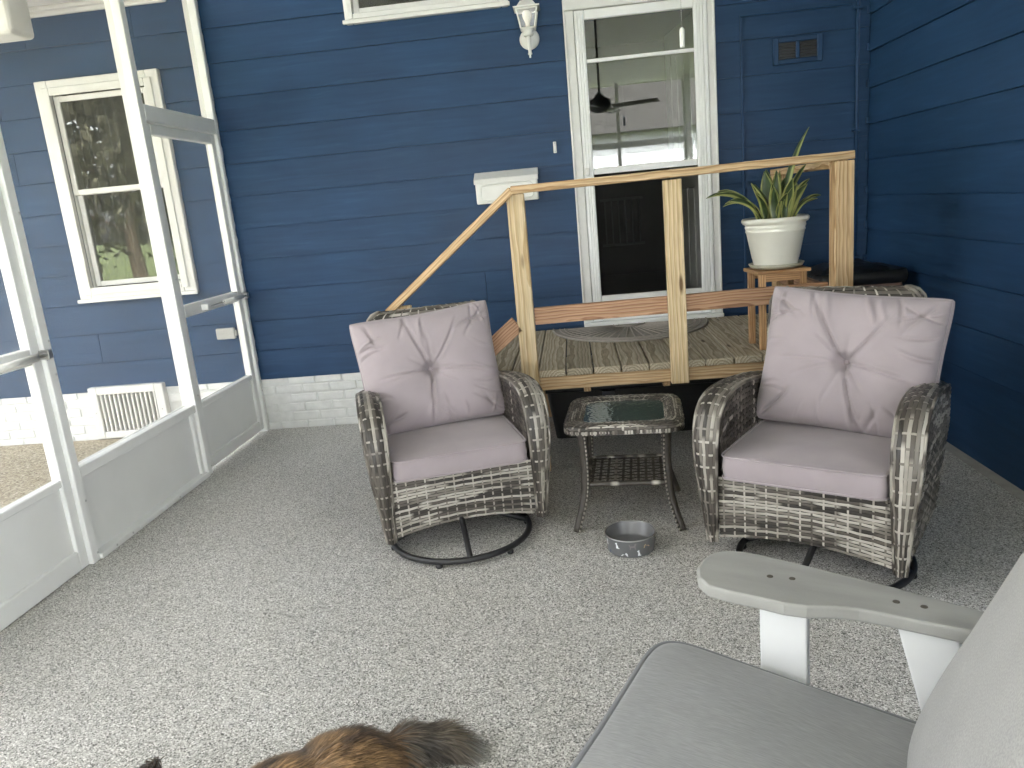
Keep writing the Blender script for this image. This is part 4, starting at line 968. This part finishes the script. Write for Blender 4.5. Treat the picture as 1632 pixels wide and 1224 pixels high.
link('soil', lathe_mesh([(.151, .232), (.1, .236), (0, .238)], 32), M_SOIL, pp, None, True)
def leaf(base, tip_dir, L, wd, bend, twist, rl):
    """strap leaf with pale edges: centre line rises, then bends towards tip_dir"""
    n, m = 16, 10; V, F, C = [], [], []; d = Vector((math.cos(tip_dir), math.sin(tip_dir), 0)); p = Vector(base); ang = R(rl.uniform(4, 12)) if bend < 1 else R(22)
    for i in range(n+1):
        t = i/n; a = ang+bend*t**1.5; dirv = d*math.sin(a)+Vector((0, 0, 1))*math.cos(a)
        if i: p = p+dirv*(L/n)
        side = Vector((-d.y, d.x, 0)); nn = side.cross(dirv); tw = twist*t; sd = side*math.cos(tw)+nn*math.sin(tw); no = sd.cross(dirv)
        w_ = wd*1.6*(.45+.55*min(1, t*3.2))*(1-max(0, (t-.45)/.55)**2.0)+.0006
        for j in range(m+1):
            s_ = -1+2*j/m; V.append(p+sd*(w_*s_)-no*(w_*.45*(1-s_*s_)))
            ban = .5+.5*noise.noise(Vector((t*14+base[0]*50, s_*1.2, base[1]*40))); g = Vector((.016, .036, .013)).lerp(Vector((.06, .095, .04)), ban)
            if abs(s_) > .75: g = Vector((.36, .36, .13)).lerp(Vector((.26, .30, .09)), ban)
            C.append(tuple(g))
    for i in range(n):
        for j in range(m): a = i*(m+1)+j; F.append((a, a+1, a+m+2, a+m+1))
    o = link('leaf', mesh(V, F, True, C), M_LEAF, pp, None, True); sm = o.modifiers.new('thick', 'SOLIDIFY'); sm.thickness = .0022; return o
rl = random.Random(12)
LV = [(.03, -.02, 10, .48, .024, .42, .2), (.05, .01, 4, .30, .024, .55, .9), (.06, -.03, -4, .23, .034, .75, .5), (.09, -.02, -6, .16, .020, 1.15, .3),
      (-.06, .0, 178, .26, .017, 1.75, .6), (-.07, -.03, 186, .25, .016, 1.55, -.5), (-.05, .03, 170, .24, .016, 1.45, .5), (-.02, .02, 100, .27, .021, .15, .4), (.0, -.02, 60, .25, .022, .18, .7),
      (-.04, -.02, 200, .23, .018, .75, .9), (.02, .03, 80, .26, .020, .2, -.5), (.04, -.05, 300, .20, .021, .55, .2), (-.01, -.05, 250, .19, .018, .5, .3), (.07, .03, 30, .24, .022, .4, .5),
      (-.03, .05, 140, .22, .018, .6, .4), (.01, -.06, 280, .17, .017, .9, -.3), (-.06, -.05, 220, .18, .016, .95, .4), (.0, .0, 0, .22, .024, .25, 1.1), (.08, .0, 15, .17, .018, .7, -.6), (-.08, .02, 176, .34, .015, 1.6, .8), (-.08, -.02, 190, .33, .014, 1.5, -.6), (.02, .06, 60, .27, .020, .3, .9), (-.02, -.07, 240, .2, .019, .3, .7), (.05, .05, 45, .25, .020, .35, -.9), (-.05, .01, 160, .2, .02, .35, .5), (.03, -.07, 290, .22, .018, .35, .9), (-.09, -.05, 195, .22, .02, 1.25, .9), (.10, .03, 8, .2, .019, 1.3, .5), (-.07, .05, 150, .3, .017, 1.2, -.8), (.06, -.06, 330, .2, .024, .8, .6), (-.02, .0, 120, .26, .024, .1, 1.3)]
for (x, y, a, L, wd, b, tw) in LV: leaf((x, y, .232), R(a), L, wd, b, tw, rl)
dm = thing('doormat', 'brown half-round doormat with a fan pattern at the door', 'doormat', (.335, YW-.085, .5845))
def half(rx_, ry_, n=48): return [(-rx_*math.cos(math.pi*q/n), -ry_*math.sin(math.pi*q/n)) for q in range(n+1)]
V, F = prism_data(half(.52, .63), 0, .006); link('base', mesh(V, F), M_MAT, dm, None, True)
for k in (.985, .90, .84): tube('border_ridge', [(x, y, .0065) for x, y in half(.52*k, .63*k)], .006 if k > .95 else .004, M_MATR, dm, 6, False, True)
for q in range(1, 24):
    a = math.pi*q/24; tube('fan_ridge', [(-.52*k*math.cos(a), -.63*k*math.sin(a), .0065) for k in (.22, .8)], .0042, M_MATR, dm, 6, False, True)
for k in (.2, .13): tube('border_ridge', [(x, y, .0065) for x, y in half(.52*k, .63*k, 20)], .004, M_MATR, dm, 6, False, True)

# ------------------------------------------------------------------ bin in the corner
bn = thing('trash_bin', 'brown bin lined with a black plastic bag in the corner behind the deck', 'bin', (1.61, 4.72, 0))
def rrect(w_, d_, n=10, r=.05):
    out = []
    for cx, cy, a0 in ((w_-r, d_-r, 0), (-w_+r, d_-r, 90), (-w_+r, -d_+r, 180), (w_-r, -d_+r, 270)):
        for q in range(n): a = R(a0+90*q/(n-1)); out.append((cx+r*math.cos(a), cy+r*math.sin(a)))
    return out
def loft(rings, cap0=True, cap1=True):
    V, F = [], []; m = len(rings[0])
    for rg in rings: V += rg
    for i in range(len(rings)-1):
        for q in range(m): a = i*m+q; b = i*m+(q+1) % m; F.append((a, b, b+m, a+m))
    if cap0: F.append(tuple(reversed(range(m))))
    if cap1: F.append(tuple((len(rings)-1)*m+q for q in range(m)))
    return V, F
V, F = loft([[(x, y, z) for x, y in rrect(w_, d_)] for w_, d_, z in ((.165, .15, 0), (.24, .22, .80), (.235, .215, .84))]); link('body', mesh(V, F, True), M_BIN, bn, None, True)
rgs = []
for i, (w_, z) in enumerate(((.247, .825), (.258, .838), (.262, .87), (.255, .893), (.245, .90), (.215, .885), (.19, .905), (.12, .935), (.05, .925), (.005, .93))):
    rg = []
    for q, (x, y) in enumerate(rrect(w_, w_*.93, 14, min(.05, w_*.6))):
        nz = noise.noise(Vector((x*16, y*16, z*20+i))); rg.append((x*(1+.02*nz), y*(1+.02*nz), z+.022*nz*(1 if i > 4 or i == 0 else .35)))
    rgs.append(rg)
V, F = loft(rgs, False, True); link('bag_liner', mesh(V, F, True), M_BAG, bn, None, True)

# ------------------------------------------------------------------ foreground poly-lumber chair
ad = thing('lounge_chair', 'white and grey poly lumber lounge chair with grey cushions in the foreground', 'armchair', (.344, 1.536, 0), math.atan2(-.44, .898))
# local frame: +x runs backwards along the arm, -y towards the far side, so the seat lies at -y of the mirrored frame
def L2(u, v): return (u, -v)
arm_poly = [(-.151, -.048), (-.150, -.095), (-.140, -.132), (-.116, -.155), (-.075, -.164), (-.03, -.162), (.098, -.136), (.258, -.103), (.42, -.060), (.60, -.052), (.60, .030), (.40, .026), (.278, .017), (.20, .014), (.160, .020), (.105, .040), (.06, .044), (.008, .038), (-.06, .034), (-.105, .024), (-.135, -.006)]
def arm_obj(flip):
    P_ = [L2(u, v) for u, v in arm_poly]
    if flip: P_ = [(x, -.83-y) for x, y in P_]
    area = sum(P_[i][0]*P_[(i+1) % len(P_)][1]-P_[(i+1) % len(P_)][0]*P_[i][1] for i in range(len(P_)))
    if area < 0: P_ = P_[::-1]
    V, F = prism_data(P_, .570, .600); o = link('armrest', mesh(V, F), M_POLYG, ad, None, True); bevel_mod(o, .006, 3)
    hx = [(u, v) for u, v in ((.010, -.060), (.056, -.066), (.262, -.040), (.312, -.038))]
    for u, v in hx:
        x, y = L2(u, v); y = y if not flip else -.83-y
        link('screw_hole', lathe_mesh([(0, .0006), (.0042, .0006), (.0065, .0013), (.007, .0004)], 12), M_LOUV, o, Matrix.Translation((x, y, .600)), True)
    sgn = -1 if flip else 1; yy = 0 if not flip else -.83
    box('front_leg', 0, .098, yy, yy+sgn*.034, .0, .5695, M_POLYW, ad, 'z', .004, 2, True)
    V, F = prism_data([(.267, .5695), (.372, .5695), (.52, .0), (.415, .0)], .0, .034); V = [(p[0], yy+sgn*p[2], p[1]) for p in V]; o2 = link('rear_leg', mesh(V, F), M_POLYW, ad, None, True); bevel_mod(o2, .004, 2)
    return o
arm_obj(False); arm_obj(True)
# seat rails and slats
for y in (-.045, -.785): bar('seat_rail', (-.14, y, .300), (.55, y, .215), .034, .11, M_POLYW, ad, local=True)
for q in range(6): bar('seat_slat', (-.12+.105*q, -.03, .364-.0126*q), (-.12+.105*q, -.80, .364-.0126*q), .09, .022, M_POLYG, ad, local=True)
for q in range(6): bar('back_slat', (.50, -.09-.13*q, .27), (.83, -.09-.13*q, 1.08), .11, .022, M_POLYG, ad, up=(1, 0, -.4), local=True)
bar('back_brace', (.73, -.05, .70), (.73, -.78, .70), .03, .07, M_POLYW, ad, local=True)
# seat cushion
def cushion(W_, D_, H_, puff, seed, k=9, segs=120, sag=None):
    V, F = [], []
    def ol(sc_, zf):
        out = []
        for q in range(segs):
            a = 2*math.pi*q/segs; c, s_ = math.cos(a), math.sin(a); x = math.copysign(abs(c)**(2/k), c)*W_*sc_; y = math.copysign(abs(s_)**(2/k), s_)*D_*sc_
            pin = 1+.03*(abs(x/W_)*abs(y/D_))**2; out.append((x*pin, y*pin, zf(x, y)))
        return out
    wob = lambda x, y: .006*noise.noise(Vector((x*5+seed, y*5, .7)))
    hh = lambda x, y: puff*(max(0, 1-(abs(x)/W_)**2.2)*max(0, 1-(abs(y)/D_)**2.2))**.8
    Rg = [ol(.02, lambda x, y: 0), ol(.9, lambda x, y: 0), ol(.98, lambda x, y: .006), ol(1.0, lambda x, y: .02), ol(1.015, lambda x, y: H_*.5), ol(1.0, lambda x, y: H_-.012)]
    for sc_ in (.985, .96, .92, .86, .78, .66, .5, .34, .18, .0): Rg.append(ol(sc_, lambda x, y: H_+hh(x, y)+wob(x, y)))
    for rg in Rg: V += rg
    for i in range(len(Rg)-1):
        for q in range(segs): a = i*segs+q; b = i*segs+(q+1) % segs; F.append((a, b, b+segs, a+segs))
    return V, F, [ol(1.004, lambda x, y: H_-.006), ol(1.004, lambda x, y: .010)]
V, F, pipes = cushion(.325, .345, .085, .040, 2)
tilt = math.atan2(.085, .60)
Ms = Matrix.Translation((.105, -.400, .340)) @ Matrix.Rotation(tilt, 4, 'Y')
so = link('seat_cushion', mesh(V, F, True), M_GREYF, ad, Ms, True)
for p in pipes: tube('piping', p, .0072, M_PIPE, so, 8, True, True)
V, F, pipes = cushion(.42, .345, .095, .035, 5, k=7)
# back cushion: its thickness axis points forward (-x), leaning back
Mb = Matrix.Translation((.552, -.425, .760)) @ Matrix.Rotation(R(-90+23), 4, 'Y')
bo = link('back_cushion', mesh(V, F, True), M_GREYL, ad, Mb, True)
for p in pipes: tube('piping', p, .0055, M_PIPE, bo, 8, True, True)

# ------------------------------------------------------------------ the dog asleep at the viewer's feet
dog = thing('dog', 'long-haired brown dog with dark bushy tail lying on the porch floor', 'dog', (-.80, 1.48, 0))
DM = Matrix.Translation((-.065, .045, 0)) @ Matrix.Translation((-.62, 1.57, 0)) @ Matrix.Scale(.90, 4) @ Matrix.Translation((.62, -1.57, 0))
def blob(bm, c, r, rz=0, ry=0):
    M = Matrix.Translation(c) @ Matrix.Rotation(rz, 4, 'Z') @ Matrix.Rotation(ry, 4, 'Y') @ Matrix.Diagonal((*r, 1)); bmesh.ops.create_icosphere(bm, subdivisions=3, radius=1, matrix=M)
def limb(bm, pts, rads):
    P_ = [Vector(p) for p in pts]
    for (a, ra), (b, rb_) in zip(zip(P_, rads), zip(P_[1:], rads[1:])):
        n = max(2, int((b-a).length/.02))
        for q in range(n+1): t = q/n; r = ra+(rb_-ra)*t; blob(bm, a.lerp(b, t), (r, r, r))
bm = bmesh.new()
blob(bm, (-.625, 1.575, .085), (.165, .135, .110), R(40)); blob(bm, (-.76, 1.47, .088), (.20, .135, .108), R(40)); blob(bm, (-.90, 1.35, .095), (.19, .135, .115), R(40))
blob(bm, (-1.03, 1.28, .10), (.13, .11, .10), R(20)); blob(bm, (-1.13, 1.30, .11), (.10, .085, .085), R(-30)); blob(bm, (-1.19, 1.40, .085), (.085, .078, .075), R(-70))
blob(bm, (-1.215, 1.49, .062), (.038, .07, .038)); blob(bm, (-1.22, 1.55, .055), (.028, .03, .026))
limb(bm, [(-.60, 1.53, .10), (-.52, 1.44, .075), (-.62, 1.38, .04), (-.69, 1.35, .03)], [.085, .06, .034, .028])      # upper hind leg
limb(bm, [(-.70, 1.46, .04), (-.66, 1.33, .035), (-.76, 1.29, .028)], [.05, .035, .026])
limb(bm, [(-.95, 1.28, .09), (-.92, 1.17, .05), (-1.06, 1.13, .03), (-1.14, 1.12, .026)], [.06, .042, .03, .028])
limb(bm, [(-1.03, 1.24, .06), (-1.12, 1.20, .035), (-1.20, 1.22, .028)], [.05, .034, .028])
limb(bm, [(-.545, 1.63, .105), (-.47, 1.70, .100), (-.38, 1.745, .075), (-.29, 1.765, .036)], [.036, .036, .030, .010])
limb(bm, [(-1.165, 1.455, .145), (-1.145, 1.535, .165), (-1.125, 1.585, .168)], [.030, .022, .006]); limb(bm, [(-1.115, 1.41, .150), (-1.08, 1.44, .17), (-1.06, 1.455, .165)], [.030, .020, .006])
me = bpy.data.meshes.new('dog_raw'); bm.to_mesh(me); bm.free()
tmp = bpy.data.objects.new('tmp', me); COL.objects.link(tmp)
rm = tmp.modifiers.new('r', 'REMESH'); rm.mode = 'VOXEL'; rm.voxel_size = .011
sm = tmp.modifiers.new('s', 'SMOOTH'); sm.factor = .5; sm.iterations = 6
dg = bpy.context.evaluated_depsgraph_get(); bme = bpy.data.meshes.new_from_object(tmp.evaluated_get(dg)); bpy.data.objects.remove(tmp)
SP = [Vector((-1.21, 1.52, .06)), Vector((-1.17, 1.38, .1)), Vector((-1.06, 1.28, .1)), Vector((-.90, 1.35, .1)), Vector((-.76, 1.47, .1)), Vector((-.625, 1.575, .09)), Vector((-.50, 1.675, .10)), Vector((-.38, 1.745, .075)), Vector((-.28, 1.768, .03))]
def spine(p):
    best = None
    for i, (a, b) in enumerate(zip(SP, SP[1:])):
        d = b-a; t = max(0, min(1, (p-a).dot(d)/d.length_squared)); q = a+d*t; e = (p-q).length
        if best is None or e < best[0]: best = (e, i+t, d.normalized())
    return best
def fur_col(p, rr):
    e, k, d = spine(p); n1 = noise.noise(p*9); n2 = noise.noise(p*26+Vector((5, 1, 2)))
    if k > 6.05:
        base = Vector((.045, .040, .036)).lerp(Vector((.13, .105, .08)), min(1, max(0, .45+.9*n2)))
        if k > 7.3 and n1 > -.25: base = base.lerp(Vector((.50, .49, .46)), .65*min(1, (k-7.3)/.5))
    elif k > 5.75: base = Vector((.05, .036, .026)).lerp(Vector((.17, .10, .05)), max(0, min(1, .5+n1)))
    else:
        base = Vector((.06, .036, .02)).lerp(Vector((.25, .15, .07)), max(0, min(1, .42+.9*n1+.7*n2)))
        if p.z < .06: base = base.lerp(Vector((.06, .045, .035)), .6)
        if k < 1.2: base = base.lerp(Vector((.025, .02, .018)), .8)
    return base*rr
cols = [tuple(fur_col(v.co, .6)) for v in bme.vertices]
a = bme.color_attributes.new('Col', 'FLOAT_COLOR', 'POINT'); a.data.foreach_set('color', [c for q in cols for c in (*q, 1.0)])
for p in bme.polygons: p.use_smooth = True
bme.materials.clear()
body = link('body', bme, M_FUR, dog, DM)
V, F, C = [], [], []; rf = random.Random(8)
bme.calc_loop_triangles(); tris = [(t.vertices[0], t.vertices[1], t.vertices[2], t.area) for t in bme.loop_triangles]
ws = [t[3]*(2.4 if spine(bme.vertices[t[0]].co)[1] > 6.0 else 1) for t in tris]
vv = bme.vertices
for (i0, i1, i2, _) in rf.choices(tris, ws, k=52000):
    r1, r2 = math.sqrt(rf.random()), rf.random(); p = vv[i0].co*(1-r1)+vv[i1].co*(r1*(1-r2))+vv[i2].co*(r1*r2); n = (vv[i0].normal+vv[i1].normal+vv[i2].normal).normalized()
    e, k, d = spine(p)
    if p.z < .004: continue
    tail = k > 6.0; L = (rf.uniform(.045, .095) if tail else rf.uniform(.025, .055))*(1 if k > 2 else .45)
    if k > 7.0: L *= 1.25
    flow = (d+Vector((0, 0, -.35))+noise.noise_vector(p*11)*.45)
    flow = flow-n*min(0, flow.dot(n)); g = (n*(.48 if tail else .42)+flow*(1 if not tail else .9)+Vector((rf.uniform(-.18, .18), rf.uniform(-.18, .18), rf.uniform(-.18, .18)))).normalized()
    side = g.cross(n); side = side.normalized() if side.length > 1e-6 else Vector((1, 0, 0)); wd = rf.uniform(.0009, .0018)
    c = fur_col(p, rf.uniform(.45, 1.7)); b = len(V); q = p
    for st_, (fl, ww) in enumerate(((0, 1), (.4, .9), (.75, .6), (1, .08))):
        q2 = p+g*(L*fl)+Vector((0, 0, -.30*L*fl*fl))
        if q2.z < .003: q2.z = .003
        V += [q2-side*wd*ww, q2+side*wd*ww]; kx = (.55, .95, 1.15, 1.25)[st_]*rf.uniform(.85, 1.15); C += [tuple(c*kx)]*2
    for q_ in range(3): o_ = b+2*q_; F.append((o_, o_+1, o_+3, o_+2))
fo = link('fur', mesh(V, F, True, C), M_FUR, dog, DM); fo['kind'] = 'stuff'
for ex, ey, ez in ((-1.245, 1.425, .115), (-1.155, 1.455, .118)): link('eye', lathe_mesh([(0, -.008), (.006, -.006), (.0085, 0), (.006, .006), (0, .008)], 12), M_BLACK, dog, DM @ Matrix.Translation((ex, ey, ez)))
link('nose', lathe_mesh([(0, -.010), (.010, -.007), (.014, 0), (.010, .008), (0, .010)], 14), M_BLACK, dog, DM @ Matrix.Translation((-1.222, 1.582, .066)))

# ------------------------------------------------------------------ what lies beyond the screens (seen in the glass)
nb = thing('neighbour_house', 'white vinyl-sided neighbouring house reflected in the storm door', 'house', (1, -10, -.12))
V, F = boxes_data([(-6, 8, -16, -10.02, -.12, 3.0)]); nbw = link('wall', mesh(V, F), M_VINYL, nb)
for q in range(17):
    V = []
    for x in (-7, 7): V += [(x, .0, .0), (x, .022, .0), (x, .004, .18), (x, .0, .18)]
    link('siding_board', mesh(V, [(0, 4, 5, 1), (1, 5, 6, 2), (2, 6, 7, 3), (3, 7, 4, 0), (0, 1, 2, 3), (7, 6, 5, 4)]), M_VINYL, nbw, Matrix.Translation((1, -10.02, -.06+.18*q)))
V, F = [(-6.4, -9.6, 2.95), (8.4, -9.6, 2.95), (8.4, -13, 5.0), (-6.4, -13, 5.0), (8.4, -16.4, 2.95), (-6.4, -16.4, 2.95), (-6.4, -9.6, 3.05), (8.4, -9.6, 3.05)], [(0, 1, 2, 3), (3, 2, 4, 5), (0, 3, 5), (1, 4, 2), (0, 5, 4, 1)]
link('roof', mesh(V, F), M_ROOF, nb)
for x in (-3.4, 4.2):
    wn = link('window', box_mesh(1.1, .06, 1.3, .01), M_WHITE, nb, Matrix.Translation((x, -9.98, 1.45))); link('pane', box_mesh(.94, .02, 1.14, 0), M_BLACK, wn, Matrix.Translation((x, -9.945, 1.45)))
def tree(name, label, loc, h, rad, seed, col, nl=2600):
    t = thing(name, label, 'tree', loc, 0, 'garden trees beyond the screens'); rt = random.Random(seed); V, F = [], []
    tr = [Vector((0, 0, -.1)), Vector((rt.uniform(-.1, .1), rt.uniform(-.1, .1), h*.25)), Vector((rt.uniform(-.2, .2), rt.uniform(-.2, .2), h*.5)), Vector((rt.uniform(-.2, .2), 0, h*.9))]
    tube_data(catmull(tr, 4), lambda u: .16*h/5*(1-.85*u), 8, False, V, F); tips = []
    for q in range(11):
        b = tr[1].lerp(tr[3], q/11+.02); a = rt.uniform(0, 6.28); e = b+Vector((math.cos(a)*rad*.75, math.sin(a)*rad*.75, rt.uniform(.1, .5)*rad)); tube_data([b, b.lerp(e, .5)+Vector((0, 0, .1)), e], lambda u: .05*h/5*(1-.8*u), 6, False, V, F); tips += [e, b.lerp(e, .6)]
    tips.append(tr[3]); link('trunk', mesh(V, F, True), M_BARK, t, None, True); V, F, C = [], [], []
    for q in range(nl):
        c = rt.choice(tips); d = Vector((rt.gauss(0, 1), rt.gauss(0, 1), rt.gauss(0, .8)))*rad*.26; p = c+d; s_ = rt.uniform(.09, .2); x = Vector((rt.gauss(0, 1), rt.gauss(0, 1), rt.gauss(0, 1))).normalized(); y = x.orthogonal().normalized(); b = len(V)
        V += [p-x*s_, p+y*s_*.5, p+x*s_, p-y*s_*.5]; F.append((b, b+1, b+2, b+3)); k = rt.uniform(.65, 1.3); C += [tuple(q_*k for q_ in col)]*4
    link('crown', mesh(V, F, False, C), M_FOL, t, None, True)
tree('broadleaf_tree', 'large leafy tree beyond the patio, mirrored in the sash window', (-10.5, -7.5, -.12), 6.5, 2.6, 1, (.115, .11, .075), 14000)
tree('broadleaf_tree', 'dark green tree near the neighbouring white house', (-8.0, -11.5, -.12), 7.0, 2.8, 3, (.05, .075, .025), 8000)
tree('broadleaf_tree', 'tall tree behind the neighbouring roof', (3.0, -20, -.12), 9.0, 3.4, 4, (.05, .08, .03), 6500)
tree('broadleaf_tree', 'far tree at the end of the lawn', (-15.5, -9.0, -.12), 7.5, 3.2, 5, (.09, .08, .04), 6500)

sb = thing('storage_box', 'black lidded storage box pushed under the deck landing', 'storage box', (.55, 4.85, 0))
V, F = loft([[(x, y, z) for x, y in rrect(w_, d_, 8, .03)] for w_, d_, z in ((.74, .26, 0), (.78, .28, .30))]); link('body', mesh(V, F, False), M_BAG, sb, None, True)
box('lid', -.80, .80, -.30, .30, .3005, .345, M_BLACK, sb, bev=.012, seg=2, local=True)
for x in (-.4, .4): box('clasp', x-.04, x+.04, -.315, -.283, .22, .30, M_BLACK, sb, 'z', .004, 1, True)
